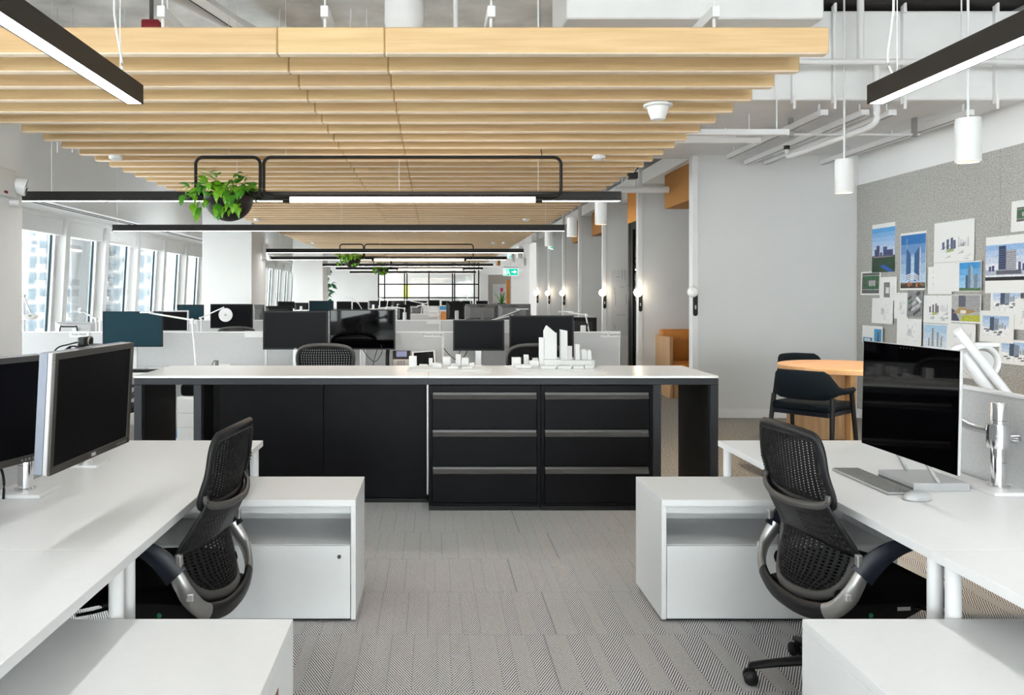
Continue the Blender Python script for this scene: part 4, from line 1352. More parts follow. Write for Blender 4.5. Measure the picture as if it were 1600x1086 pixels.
for i, (c_, z) in enumerate((('blue_plastic', 0.0), ('magenta', 0.052), ('white_card', 0.104), ('blue_plastic', 0.156))):
    tag(obj('folder', box(new_bm(), (-2.60, 7.42, z), (-2.392, 7.70, z + 0.05), 0.003, 1), c_),
        ['blue binder at the bottom of the floor stack', 'magenta binder in the floor stack beside the pedestal', 'white binder in the floor stack beside the pedestal', 'blue binder topping the floor stack beside the pedestal'][i], 'binder', 'binders stacked beside the pedestal')
#MARK2


# =================================================================== WHITE SCALE MODELS ON THE COUNTER
def city_model(name, label, board, blds, prisms_=()):
    xs = [p[0] for p in board]; ys = [p[1] for p in board]
    cx, cy = sum(xs) / len(xs), sum(ys) / len(ys)
    r = thing(name, label, 'scale model', (cx, cy, CZ))
    bb = new_bm()
    prism(bb, [(p[0] - cx, p[1] - cy) for p in board], 0.0005, 0.006)
    obj('board', bb, 'white_card', r)
    b2 = new_bm()
    prism(b2, [((p[0] - cx) * 0.9, (p[1] - cy) * 0.86) for p in board], 0.0065, 0.012)
    obj('contour_layer', b2, 'white_card', r)
    for (x0, x1, yt, Y, d) in blds:
        a = at(x0, yt, Y); b = at(x1, yt, Y)
        obj('model_tower', box(new_bm(), (a.x - cx, Y - cy, 0.0122), (b.x - cx, Y + d - cy, a.z - CZ), 0.001, 1), 'white_card', r)
    for poly, Y, d in prisms_:
        pts = [at(px_, py_, Y) for px_, py_ in poly]
        q = new_bm()
        prism(q, [(p.x - cx, max(p.z - CZ, 0.0122)) for p in pts], Y - cy, Y + d - cy, Matrix(((1, 0, 0, 0), (0, 0, 1, 0), (0, 1, 0, 0), (0, 0, 0, 1))))
        obj('model_tower', q, 'white_card', r)
    return r


b1 = [(639, 651, 557, 6.02, 0.05), (670, 676, 560, 6.1, 0.03), (692, 704, 557.5, 6.05, 0.06), (712, 720, 554, 6.08, 0.04), (721, 732, 559.5, 6.08, 0.05), (676, 690, 568, 6.0, 0.08),
      (705, 712, 569, 5.98, 0.05), (733, 741, 567, 6.05, 0.05), (742, 752, 570, 6.08, 0.04), (655, 668, 570, 6.05, 0.06), (699, 716, 573, 5.9, 0.04), (722, 738, 573, 5.92, 0.05), (750, 758, 572, 6.1, 0.05)]
city_model('city_model', 'low white architectural model on the counter', [(-0.20, 5.80), (0.40, 5.78), (0.44, 5.88), (0.36, 6.22), (-0.06, 6.24), (-0.19, 6.16)], b1)
b2 = [(801, 814, 559, 6.05, 0.07), (819, 826, 554.5, 6.1, 0.04), (843, 850, 527.5, 6.05, 0.04), (887, 894, 541, 6.08, 0.05), (899, 906, 538, 6.08, 0.05), (923, 930, 563, 6.05, 0.05),
      (827, 842, 564, 6.05, 0.07), (833, 841, 560, 6.12, 0.05), (851, 876, 562, 5.98, 0.10), (876, 898, 563, 6.0, 0.08), (898, 924, 563, 6.02, 0.06), (846, 868, 572, 5.88, 0.05), (872, 892, 572, 5.88, 0.05),
      (896, 912, 572, 5.9, 0.05), (805, 830, 570, 5.95, 0.06), (914, 928, 571, 5.92, 0.05), (869, 874, 559, 6.1, 0.05)]
pr = [([(851, 574), (851, 517), (855, 509), (868, 520), (870, 520), (870, 574)], 6.03, 0.07),
      ([(876, 574), (876, 515), (886.5, 517), (887, 574)], 6.05, 0.05),
      ([(909, 574), (909, 549), (911, 546), (913.5, 545.5), (916, 547), (917.5, 549), (917.5, 574)], 6.1, 0.05),
      ([(918, 574), (918, 550), (920, 547.5), (922, 547), (924, 549), (925, 574)], 6.1, 0.05)]
city_model('city_model', 'white architectural model with tall towers on the counter', [(0.61, 5.81), (1.21, 5.81), (1.27, 5.86), (1.16, 6.26), (0.62, 6.26), (0.55, 6.22)], b2, pr)

# =================================================================== SLATTED TIMBER CEILING
ZS, SHt, STk, SP = 2.70, 0.134, 0.062, 0.3175
sl = thing('slat_ceiling', 'suspended ceiling canopy of long oak slats', 'slat ceiling', (0, 0, ZS))
pieces = []
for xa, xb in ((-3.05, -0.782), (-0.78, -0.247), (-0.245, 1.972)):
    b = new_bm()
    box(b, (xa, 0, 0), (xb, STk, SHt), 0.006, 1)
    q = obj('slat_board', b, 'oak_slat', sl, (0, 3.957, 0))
    q.data.materials.append(M['oak_underside'])
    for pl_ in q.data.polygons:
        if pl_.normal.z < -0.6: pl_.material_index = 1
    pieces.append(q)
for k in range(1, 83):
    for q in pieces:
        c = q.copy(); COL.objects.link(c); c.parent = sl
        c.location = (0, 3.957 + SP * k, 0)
for i, xx in enumerate((-1.47, -0.59, 0.31, 1.52)):
    r = thing('hanger_rail', ['leftmost white hanger rail above the oak slats', 'second white hanger rail from the left above the slats', 'third white hanger rail from the left above the slats', 'rightmost white hanger rail above the oak slats'][i], 'ceiling rail', (xx, 4.27, 2.995), 0, 'hanger rails of the slat ceiling')
    obj('channel', box(new_bm(), (-0.021, 0, 0), (0.021, 26, 0.06), 0.002, 1), 'white_metal', r)
    for y in (0.03, 5.2, 8.0, 12.0):
        obj('rod', cyl(new_bm(), (0, y, 0.061), (0, y, ZC - 2.996), 0.006, None, 8), 'white_metal', r)
    for k in range(14):
        y = 3.957 + STk / 2 + SP * (k + 1) - 4.27
        obj('slat_hanger', cyl(new_bm(), (0, y, ZS + SHt - 2.995), (0, y, -0.0005), 0.009, None, 8), 'white_metal', r)

# ceiling services above the slats
o = obj('round_duct', lathe(new_bm(), [(0.165, 0.55), (0.165, 0.1), (0.15, 0.03), (0.11, 0.0), (0, 0.0)], 28, (0, 0, 0)), 'duct_white', loc=(-0.245, 6.6, 3.66), smooth=50)
tag(o, 'white round duct dropping from the concrete ceiling', 'duct')
tag(obj('box_duct', box(new_bm(), (1.02, 6.1, 3.62), (3.0, 6.84, 4.195), 0.01, 1), 'duct_white'), 'white rectangular duct above the right end of the slats', 'duct')
o = thing('ceiling_pipe', 'white pipe crossing along the concrete ceiling top left', 'pipe', (0, 6.4, 3.92))
obj('pipe_run', cyl(new_bm(), (-5.1, 0, 0), (1.1, 0, 0), 0.028, None, 12), 'white_metal', o, smooth=40)
for xx in (-4.2, -3.0, -1.6, -0.9, 0.4):
    obj('clamp', box(new_bm(), (xx - 0.015, -0.035, -0.035), (xx + 0.015, 0.035, ZC - 3.921)), 'white_metal', o)
for i, (x0, x1, y0, y1, z, rr, lab) in enumerate(((-2.6, -1.45, 5.2, 8.6, 3.98, 0.085, 'thick slanting white pipe under the concrete ceiling'),)):
    tag(obj('ceiling_pipe', cyl(new_bm(), (x0, y0, z), (x1, y1, z + 0.05), rr, None, 20), 'white_metal', smooth=40), lab, 'pipe')
o = thing('cable_tray', 'narrow white cable tray with a dark slot under the concrete', 'cable tray', (-2.35, 5.0, 3.9))
TT = Matrix.Rotation(math.radians(-15), 4, 'Z')
obj('tray', box(new_bm(), (-0.03, 0, 0), (0.09, 4, 0.05), 0.002, 1, TT), 'white_metal', o)
obj('slot', box(new_bm(), (-0.045, 0, 0.0), (-0.031, 4, 0.02), 0, 1, TT), 'black_plastic', o)
o = obj('ceiling_anchor', box(new_bm(), (-2.66, 7.2, 3.86), (-2.5, 7.3, 4.0), 0.01, 1), 'red_fabric')
tag(o, 'dark red fitting under the concrete at the top left', 'fitting')
obj('stem', cyl(new_bm(), (-2.58, 7.25, 4.0), (-2.58, 7.25, 4.199), 0.02, None, 8), 'monitor_grey', o)
RODS = (90, 113, 187, 195, 262, 352, 437, 712, 841, 573, 548)
for i, (px_, Y, rr) in enumerate(((90, 7.5, 0.006), (113, 7.5, 0.008), (187, 7.5, 0.008), (195, 7.5, 0.006), (262, 6.0, 0.008), (352, 7.5, 0.005), (437, 7.5, 0.006), (712, 6.2, 0.018), (841, 6.0, 0.008), (573, 7.5, 0.006), (548, 7.5, 0.006))):
    x = (px_ - VX) * Y / F
    tag(obj('ceiling_rod', cyl(new_bm(), (x, Y, 2.84), (x, Y, ZC - 0.001), rr, None, 8), 'white_metal'), 'thin white hanger rod under the concrete, %s from the left' % ORD[sorted(RODS).index(px_)], 'rod', 'thin hanger rods under the ceiling')

# services under the right bulkhead
o = thing('sprinkler_pipe', 'white sprinkler pipe running in front of the bulkhead', 'pipe', (0, 6.62, 3.44))
obj('pipe_run', cyl(new_bm(), (2.0, 0, 0), (XR - 0.01, 0, 0), 0.024, None, 14), 'white_metal', o, smooth=40)
obj('riser', cyl(new_bm(), (3.58, 0.04, 0.0), (3.58, 0.04, ZC - 3.441), 0.028, None, 14), 'white_metal', o, smooth=40)
obj('drop', sweep(new_bm(), smooth_path([(3.72, 0.05, 0.02), (3.72, 0.05, -0.3), (3.72, 0.05, -0.45), (3.715, 0.12, -0.51), (3.71, 0.4, -0.515), (3.68, 1.0, -0.52), (3.66, 1.5, -0.52)], 4), 0.027, None, 12), 'white_metal', o, smooth=60)
hd = obj('sprinkler_head', sweep(new_bm(), smooth_path([(3.66, 1.5, -0.52), (3.655, 1.58, -0.51), (3.655, 1.6, -0.44)], 4), 0.022, None, 12), 'white_metal', o, smooth=60)
obj('deflector', cyl(new_bm(), (3.655, 1.6, -0.44), (3.655, 1.6, -0.40), 0.03, None, 12), 'monitor_dark', hd)
for xx in (2.7, 4.4):
    obj('clamp', cyl(new_bm(), (xx, 0, 0.03), (xx, 0, ZC - 3.441), 0.006, None, 8), 'white_metal', o)
for i, (xx, ya, yb) in enumerate(((3.42, 6.95, 9.2), (3.78, 6.95, 9.6), (4.02, 6.95, 9.6), (4.7, 6.95, 9.6))):
    r = thing('strut_rail', ['leftmost white strut rail under the bulkhead', 'second white strut rail under the bulkhead', 'third white strut rail under the bulkhead', 'white strut rail under the bulkhead nearest the pinboard'][i], 'ceiling rail', (xx, ya, 3.07), 0, 'strut rails under the bulkhead')
    obj('channel', box(new_bm(), (-0.035, 0, 0), (0.035, yb - ya, 0.05), 0.003, 1), 'white_metal', r)
    obj('slot', box(new_bm(), (-0.008, 0.0, -0.001), (0.008, yb - ya, -0.0001)), 'monitor_grey', r)
    for y in (0.1, 1.2, 2.1):
        obj('rod', cyl(new_bm(), (0, y, 0.051), (0, y, 0.119), 0.008, None, 8), 'white_metal', r)
r = thing('cross_bar', 'white bar crossing under the strut rails', 'ceiling rail', (3.3, 7.6, 3.03))
obj('bar', cyl(new_bm(), (0, 0, 0.0), (1.35, 0, 0.0), 0.012, None, 10), 'white_metal', r, smooth=40)
for xx in (0.12, 1.3):
    obj('bracket', box(new_bm(), (xx - 0.02, -0.02, -0.02), (xx + 0.02, 0.02, 0.159), 0.003, 1), 'satin_silver', r)
for i, (pa, pb_, Y) in enumerate((((1085, 205), (1232, 157), 6.8), ((1060, 218), (1250, 182), 7.4), ((1090, 214), (1240, 205), 8.0))):
    a, b_ = at(*pa, Y), at(*pb_, Y)
    r = thing('flat_bar', ['upper flat white bar right of the slat ends', 'middle flat white bar right of the slat ends', 'lower flat white bar right of the slat ends'][i], 'ceiling rail', (0, 0, 0), 0, 'flat bars right of the slat ends')
    zz = min(a.z, 3.1)
    obj('bar', box(new_bm(), (2.05, Y, zz - 0.03 + i * 0.0), (3.05, Y + 0.06, zz + 0.02), 0.004, 1), 'white_metal', r)
    for xx in (2.15, 2.95):
        obj('rod', cyl(new_bm(), (xx, Y + 0.03, zz + 0.0201), (xx, Y + 0.03, (3.189 if Y > 6.9 else 3.618)), 0.006, None, 8), 'white_metal', r)

# ceiling sensors on the slats
sp_ = None
for i, (px_, py_, big, lab) in enumerate(((1028, 165, 1.0, 'white flared ceiling speaker at the right slat ends'), (936, 237, 0.62, 'white round smoke detector below the speaker'), (181, 240, 0.62, 'white round smoke detector at the left slat ends'),
                                          (402, 341, 0.62, 'white detector right of the hanging bowl'), (822, 340, 0.62, 'white detector above the second lamp right end'), (788, 379, 0.62, 'small white detector beside the third lamp, left one'), (771, 379, 0.62, 'small white detector beside the third lamp, next to another'), (490, 379, 0.5, 'small white detector over the big column'))):
    s = (VY - py_) / (ZS - EYE)
    Y = F / s
    Yk = 3.957 + SP * round((Y - 3.957) / SP) + STk / 2
    X = (px_ - VX) * Yk / F
    r = thing('ceiling_speaker' if big == 1 else 'smoke_detector', lab, 'speaker' if big == 1 else 'smoke detector', (X, Yk, ZS))
    if big == 1:
        obj('flange', lathe(new_bm(), [(0, -0.0005), (0.05, -0.0005), (0.088, -0.018), (0.09, -0.03), (0.075, -0.036), (0, -0.036)], 28), 'white_trim', r, smooth=40)
        obj('cone', lathe(new_bm(), [(0.066, -0.0362), (0.06, -0.06), (0.045, -0.105), (0.04, -0.112), (0, -0.112)], 28), 'white_trim', r, smooth=40)
    else:
        obj('base', lathe(new_bm(), [(0, -0.0005), (0.05, -0.0005), (0.05, -0.012), (0, -0.012)], 20), 'white_trim', r, smooth=40)
        obj('dome', lathe(new_bm(), [(0.06, -0.0122), (0.055, -0.03), (0.03, -0.042), (0, -0.044)], 20), 'white_trim', r, smooth=40)


# =================================================================== LINEAR PENDANT LAMPS
def linear_lamp(label, p0, length, along, cables, w=0.07, h=0.08, zb=2.305):
    r = thing('linear_pendant_light', label, 'pendant light', (p0[0], p0[1], zb), 0 if along == 'X' else PI / 2, 'black linear pendant lights')
    t = 0.006
    hb = new_bm()
    for a, b in (((0, -w / 2, 0), (length, -w / 2 + t, h)), ((0, w / 2 - t, 0), (length, w / 2, h)), ((0, -w / 2 + t, h - t), (length, w / 2 - t, h)),
                 ((0, -w / 2 + t, 0), (t, w / 2 - t, h - t)), ((length - t, -w / 2 + t, 0), (length, w / 2 - t, h - t))):
        box(hb, a, b)
    obj('housing', hb, 'lamp_housing', r)
    obj('diffuser', box(new_bm(), (t + 0.001, -w / 2 + t + 0.0005, 0.001), (length - t - 0.001, w / 2 - t - 0.0005, 0.006)), 'led', r)
    for c_ in cables:
        obj('cable', cyl(new_bm(), (c_, 0, h), (c_, 0, ZC - zb - 0.001), 0.0022, None, 6), 'white_metal', r)
    return r


l1 = linear_lamp('black linear pendant light over the left desk', (-1.265, -0.30), 3.66, 'Y', [3.5, 0.3])
l2 = linear_lamp('black linear pendant light over the right desk', (1.868, -0.30), 3.66, 'Y', [3.5, 0.3])
for r in (l1, l2):
    obj('power_cord', sweep(new_bm(), smooth_path([(3.52, 0.0, 0.08), (3.545, 0.012, 0.16), (3.50, 0.02, 0.30), (3.49, 0.02, 0.5), (3.5, 0.02, 1.88)], 6), 0.0045, None, 8), 'white_metal', r, smooth=60)
# lamps behind the camera continue both runs
linear_lamp('black linear pendant light over the first bench, carrying the planter frame', (-3.9, 6.85), 5.51, 'X', [0.6, 2.2, 3.6, 4.8])
linear_lamp('black linear pendant light second from the counter', (-4.08, 10.1), 5.74, 'X', [0.05, 1.4, 2.9, 5.5])
linear_lamp('black linear pendant light third from the counter', (-3.25, 15.4), 4.99, 'X', [0.3, 2.2, 4.8])
linear_lamp('black linear pendant light fourth from the counter', (-3.9, 18.55), 5.6, 'X', [0.3, 2.2, 5.3])
linear_lamp('black linear pendant light fifth from the counter', (-3.2, 22.8), 4.9, 'X', [0.3, 2.2, 4.7])
linear_lamp('black linear pendant light sixth from the counter', (-3.2, 25.9), 4.8, 'X', [0.3, 2.2, 4.6])
linear_lamp('black linear pendant light farthest down the office', (-3.2, 30.2), 4.8, 'X', [0.3, 2.2, 4.6])

# loop frames with warm tube and hanging planter
LEAF = None


def leaf_mesh():
    global LEAF
    if LEAF: return LEAF
    b = new_bm()
    prof = [(0.0, 0.0), (0.10, 0.19), (0.28, 0.30), (0.5, 0.29), (0.75, 0.18), (0.91, 0.07), (1.0, 0.0)]
    mid = [b.verts.new((x, 0, -0.06 + 0.20 * math.sin(x * PI * 0.8) - 0.25 * x * x)) for x, w in prof]
    L = [b.verts.new((x, w, mid[i].co.z + 0.16 * w)) for i, (x, w) in enumerate(prof)][1:-1]
    R = [b.verts.new((x, -w, mid[i].co.z + 0.16 * w)) for i, (x, w) in enumerate(prof)][1:-1]
    for S_, flip in ((L, 1), (R, -1)):
        fs = [(mid[0], mid[1], S_[0])] + [(mid[i + 1], mid[i + 2], S_[i + 1], S_[i]) for i in range(4)] + [(mid[5], mid[6], S_[4])]
        for f in fs:
            b.faces.new(f if flip > 0 else f[::-1])
    for f in b.faces: f.smooth = True
    me = bpy.data.meshes.new('leaf')
    b.to_mesh(me)
    b.free()
    LEAF = me
    return me


def rot_from(d, roll):
    d = Vector(d).normalized()
    up = Vector((0, 0, 1))
    s = up.cross(d)
    if s.length < 0.05: s = Vector((1, 0, 0))
    s.normalize()
    n = d.cross(s)
    return (Matrix.Rotation(roll, 4, d) @ Matrix((d, s, n)).transposed().to_4x4())


def planter_lamp(i, X0, Y, labels, detail=True):
    """X0 is the left end of the small loop"""
    r = thing('planter_lamp_frame', labels[0], 'pendant light', (X0, Y, 2.33), 0, 'looped pendant frames with planters')

    def loop(x0, x1, z0, z1, rad):
        pts = []
        for cx, cz, a0 in ((x1 - rad, z1 - rad, 0), (x0 + rad, z1 - rad, 90), (x0 + rad, z0 + rad, 180), (x1 - rad, z0 + rad, 270)):
            for k in range(6):
                a = math.radians(a0 + k * 18)
                pts.append((cx + rad * math.cos(a), 0, cz + rad * math.sin(a)))
        return pts
    obj('small_loop', sweep(new_bm(), loop(0, 0.545, -0.0, 0.33, 0.06), 0.014, None, 8, True, up=(0, 1, 0)), 'lamp_housing', r, smooth=60)
    obj('long_loop', sweep(new_bm(), loop(0.575, 3.09, -0.0, 0.33, 0.06), 0.014, None, 8, True, up=(0, 1, 0)), 'lamp_housing', r, smooth=60)
    tb_ = obj('light_tube', cyl(new_bm(), (0.80, -0.005, -0.03), (2.87, -0.005, -0.03), 0.024, None, 16), 'led_warm', r, smooth=40)
    for xx in (0.74, 2.871):
        obj('tube_end', cyl(new_bm(), (xx, -0.005, -0.03), (xx + 0.059, -0.005, -0.03), 0.026, None, 16), 'lamp_housing', tb_, smooth=40)
    for xx in (0.28, 0.76):
        obj('cable', cyl(new_bm(), (xx, 0, 0.345), (xx, 0, ZC - 2.331), 0.002, None, 6), 'white_metal', r)
    obj('cable', cyl(new_bm(), (2.93, 0, 0.344), (2.91, 0, 0.46), 0.004, None, 6), 'black_plastic', r)
    obj('cable', cyl(new_bm(), (2.91, 0, 0.46), (2.91, 0, ZC - 2.331), 0.003, None, 6), 'black_plastic', r)
    R = 0.205
    bo = thing('hanging_bowl', labels[1], 'planter', (X0 + 0.285, Y - 0.02, 2.115), 0, 'dark hanging planter bowls')
    prof = [(0, 0)] + [(R * math.sin(a), R - R * math.cos(a)) for a in [k * PI / 2 / 10 for k in range(1, 11)]] + [(R - 0.006, R)] + [((R - 0.008) * math.sin(a), R - (R - 0.008) * math.cos(a)) for a in [k * PI / 2 / 10 for k in range(9, 5, -1)]]
    obj('bowl', lathe(new_bm(), prof, 36), 'bowl_dark', bo, smooth=50)
    obj('soil', cyl(new_bm(), (0, 0, R - 0.045), (0, 0, R - 0.03), R - 0.035, None, 28), 'soil', bo)
    for s in (-1, 1):
        obj('bracket', cyl(new_bm(), (s * (R - 0.002), 0.0, R - 0.008), (s * (R + 0.065) if s < 0 else R + 0.045, 0.02, R + 0.01), 0.008, None, 8), 'lamp_housing', bo)
    pl_ = thing('trailing_plant', labels[2], 'plant', (X0 + 0.285, Y - 0.02, 2.115 + R - 0.03), 0, 'trailing green plants in the hanging bowls')
    rr = random.Random(40 + i)
    n = 150 if detail else 90
    joined = None if detail else new_bm()
    for k in range(n):
        a = rr.uniform(0, 2 * PI)
        q = rr.random()
        if q < 0.70:      # mound
            rad = R * 1.1 * math.sqrt(rr.random())
            p = Vector((rad * math.cos(a) * 1.2 - 0.05, rad * math.sin(a) * 0.9, 0.02 + 0.24 * rr.random() * (1 - (rad / R / 1.45) ** 2)))
            d = Vector((math.cos(a), math.sin(a) - 0.25, rr.uniform(-0.5, 0.8)))
        else:             # trailing over the left and front rim
            p = Vector((rr.uniform(-0.34, 0.16), rr.uniform(-0.24, -0.12), rr.uniform(-0.10, 0.13)))
            if p.x < -0.2: p.y = rr.uniform(-0.15, 0.05)
            d = Vector((rr.uniform(-0.5, 0.3), -0.5, -0.9))
        ln = rr.uniform(0.07, 0.12)
        mt = Matrix.Translation(p) @ rot_from(d, rr.uniform(-0.45, 0.45)) @ Matrix.Scale(ln, 4)
        if detail:
            c_ = bpy.data.objects.new('leaf', leaf_mesh())
            COL.objects.link(c_)
            c_.parent = pl_
            c_.matrix_local = mt
            if not LEAF.materials: LEAF.materials.append(M['leaf_green'])
            c_.material_slots[0].link = 'OBJECT'
            c_.material_slots[0].material = M['leaf_lime' if rr.random() < 0.5 else 'leaf_green']
        else:
            t = bmesh.new()
            t.from_mesh(leaf_mesh())
            bmesh.ops.transform(t, matrix=mt, verts=t.verts[:])
            merge(joined, t)
    if not detail:
        tag(obj('foliage', joined, 'leaf_lime', pl_), kind='stuff')
    for k in range(9):
        a = rr.uniform(0, 2 * PI)
        e = Vector((math.cos(a) * 0.2 - 0.05, math.sin(a) * 0.18 - 0.02, rr.uniform(0.05, 0.28)))
        obj('stem', sweep(new_bm(), smooth_path([(e.x * 0.2, e.y * 0.2, 0.001), (e.x * 0.5, e.y * 0.5, e.z * 0.8), tuple(e)], 4), 0.0028, None, 5), 'stem_green', pl_)


planter_lamp(0, -2.015, 6.715, ('black looped pendant frame with warm tube above the counter', 'dark bowl planter hanging above the counter', 'lime green trailing plant above the counter'))
planter_lamp(1, -2.18, 18.38, ('black looped pendant frame second from the counter', 'dark bowl planter second from the counter', 'lime green trailing plant second from the counter'), False)
planter_lamp(2, -1.95, 25.7, ('black looped pendant frame farthest from the counter', 'dark bowl planter farthest from the counter', 'green trailing plant farthest from the counter'), False)


# cylinder pendants
def cyl_pendant(label, x, y, top, light=False, m_='white_trim', zb=2.366, h=0.286, rad=0.075):
    r = thing('cylinder_pendant', label, 'pendant light', (x, y, zb), 0, 'cylinder pendants')
    obj('shade', lathe(new_bm(), [(rad - 0.012, 0.06), (rad - 0.012, 0.0), (rad, 0.0), (rad, h - 0.012), (rad - 0.002, h - 0.01), (rad - 0.002, h), (0, h)], 32), m_, r, smooth=40)
    obj('reflector', cyl(new_bm(), (0, 0, 0.05), (0, 0, 0.056), rad - 0.02, None, 24), 'spot_warm', r)
    obj('stem', cyl(new_bm(), (0, 0, h), (0, 0, top - zb - 0.02), 0.008, None, 10), 'white_metal', r)
    obj('canopy', cyl(new_bm(), (0, 0, top - zb - 0.03), (0, 0, top - zb - 0.001), 0.055, None, 20), 'white_metal', r, smooth=40)
    if light:
        ld = bpy.data.lights.new('pendant_beam', 'SPOT')
        ld.energy = light
        ld.color = (1.0, 0.78, 0.55)
        ld.spot_size = math.radians(120)
        ld.spot_blend = 0.8
        ld.shadow_soft_size = 0.05
        lo = bpy.data.objects.new('pendant_beam', ld)
        COL.objects.link(lo)
        lo.parent = r
        lo.location = (0, 0, 0.02)


cyl_pendant('white cylinder pendant right of the round table, nearest the camera', 3.5, 5.2, ZC, 70)
cyl_pendant('white cylinder pendant hanging above the round table', 3.5, 6.77, ZC - 0.0, 55)
cyl_pendant('nearest white cylinder pendant along the corridor', 2.07, 9.84, 3.19)
cyl_pendant('second white cylinder pendant along the corridor', 2.07, 11.9, ZC)
cyl_pendant('third white cylinder pendant along the corridor', 2.07, 14.3, ZC)
cyl_pendant('fourth white cylinder pendant along the corridor', 2.07, 19.2, ZC)
for i, (x, y) in enumerate(((2.35, 29.0), (2.9, 29.2), (3.3, 29.0), (4.0, 28.8))):
    cyl_pendant(['leftmost far cylinder pendant at the corridor end', 'second far cylinder pendant at the corridor end', 'third far cylinder pendant at the corridor end', 'rightmost far cylinder pendant at the corridor end'][i], x, y, ZC, False, ['oak_top', 'white_trim', 'white_trim', 'oak_top'][i], 2.55 + 0.15 * (i % 2))


# sconces on the booth walls
for i, fy in enumerate(fin_y):
    if i == 3: continue
    lit = i > 0
    r = thing('wall_sconce', ['unlit white globe sconce on the broad white wall edge', 'lit globe sconce beside the black glass door', 'lit globe sconce on the third booth wall', '', 'lit globe sconce third from the far end of the corridor', 'lit globe sconce second from the far end of the corridor', 'lit globe sconce farthest down the corridor'][i], 'wall lamp', (3.17, fy - 0.0125, 1.5), 0, 'globe sconces on the booth walls')
    pb_ = new_bm()
    poly = [(0.028 * math.cos(a), 0.045 + 0.028 * math.sin(a)) for a in [k * PI / 10 for k in range(11)]] + [(0.028 * math.cos(a), -0.235 + 0.028 * math.sin(a)) for a in [PI + k * PI / 10 for k in range(11)]]
    prism(pb_, poly, 0.0, 0.012, Matrix(((1, 0, 0, 0), (0, 0, -1, 0), (0, 1, 0, 0), (0, 0, 0, 1))))
    p_ = obj('back_plate', pb_, 'black_plastic', r)
    obj('switch', box(new_bm(), (-0.01, -0.016, -0.18), (0.01, -0.0121, -0.13), 0.002, 1), 'satin_silver', p_)
    g = new_bm()
    bmesh.ops.create_uvsphere(g, u_segments=20, v_segments=12, radius=0.066)
    bmesh.ops.transform(g, matrix=Matrix.Translation((-0.055, -0.08, 0.03)), verts=g.verts[:])
    obj('globe', g, 'globe_warm' if lit else 'globe_white', r, smooth=60)
    obj('socket', cyl(new_bm(), (0, -0.012, 0.03), (-0.02, -0.04, 0.03), 0.02, None, 14), 'black_plastic', r)
    if not lit:
        for z in (0.015, 0.045):
            obj('vent_hole', cyl(new_bm(), (-0.075, -0.134, z), (-0.072, -0.125, z), 0.009, None, 12), 'black_plastic', r)

# =================================================================== BOOTH, CORRIDOR
bo = thing('booth_bench', 'tan leather booth bench on an oak base', 'bench', (3.45, 11.45, 0))
obj('base', box(new_bm(), (0, 0.02, 0), (1.6, 0.74, 0.36), 0.004, 1), 'oak_panel', bo)
obj('side_panel', box(new_bm(), (-0.05, 0, 0), (-0.001, 0.74, 0.88), 0.004, 1), 'oak_panel', bo)
obj('seat', box(new_bm(), (0, 0.0, 0.361), (1.6, 0.56, 0.50), 0.03, 3), 'tan_leather', bo, smooth=50)
obj('backrest', box(new_bm(), (0, 0.561, 0.44), (1.6, 0.735, 0.97), 0.03, 3), 'tan_leather', bo, smooth=50)
bt = thing('booth_table', 'small oak table in front of the tan bench', 'table', (3.95, 10.9, 0))
obj('top', cyl(new_bm(), (0, 0, 0.70), (0, 0, 0.74), 0.42, None, 40), 'oak_top', bt, smooth=40)
obj('pedestal_base', box(new_bm(), (-0.12, -0.12, 0), (0.12, 0.12, 0.699), 0.01, 2), 'oak_panel', bt)
o = obj('cork_bulkhead', box(new_bm(), (3.3, 9.85, 2.72), (XR - 0.01, 11.35, 3.199), 0.004, 1), 'cork_felt')
tag(o, 'brown cork bulkhead over the tan booth bench', 'bulkhead')
o = obj('cork_bulkhead', box(new_bm(), (3.3, 15.0, 2.72), (XR - 0.01, 16.6, 3.199), 0.004, 1), 'cork_felt')
tag(o, 'brown cork bulkhead in the third booth', 'bulkhead')
o = obj('cork_bulkhead', box(new_bm(), (3.3, 17.5, 2.72), (XR - 0.01, 18.9, 3.199), 0.004, 1), 'cork_felt')
tag(o, 'brown cork bulkhead in the fourth booth', 'bulkhead')
o = obj('orange_bulkhead', box(new_bm(), (3.18, 12.37, 2.66), (XR - 0.01, 13.05, 3.199), 0.004, 1), 'orange_paint')
tag(o, 'orange painted bulkhead above the black glass door', 'bulkhead')
dr = bpy.data.objects.new('door_1', None)
COL.objects.link(dr)
dr.location = (3.19, 12.38, 0)
struct(dr, 'black framed sliding glass door of the second booth', 'door')
for a, b in (((0, 0.36, 0), (0.05, 0.50, 2.659)), ((0, 0.54, 0), (0.05, 0.66, 2.659)), ((0, 0.0, 2.54), (0.05, 0.36, 2.659)), ((0.06, 0.0, 2.54), (1.9, 0.05, 2.659))):
    obj('door_frame', box(new_bm(), a, b, 0.002, 1), 'black_steel', dr)
lf = obj('door_leaf', box(new_bm(), (0.02, 0.0, 0.005), (0.03, 0.355, 2.535)), 'clear_glass', dr)
obj('pull_handle', cyl(new_bm(), (-0.03, 0.06, 0.62), (-0.03, 0.06, 1.40), 0.014, None, 12), 'black_steel', lf)
obj('pane', box(new_bm(), (0.02, 0.505, 0.0), (0.03, 0.538, 2.65)), 'clear_glass', dr)
pc = thing('plan_sheet', 'large pale plan drawing pinned on the third booth wall', 'paper', (3.75, 14.745, 1.35))
obj('sheet', box(new_bm(), (-0.45, -0.003, -0.62), (0.45, 0, 0.6)), 'grey_wall', pc)
b = new_bm()
rr = random.Random(5)
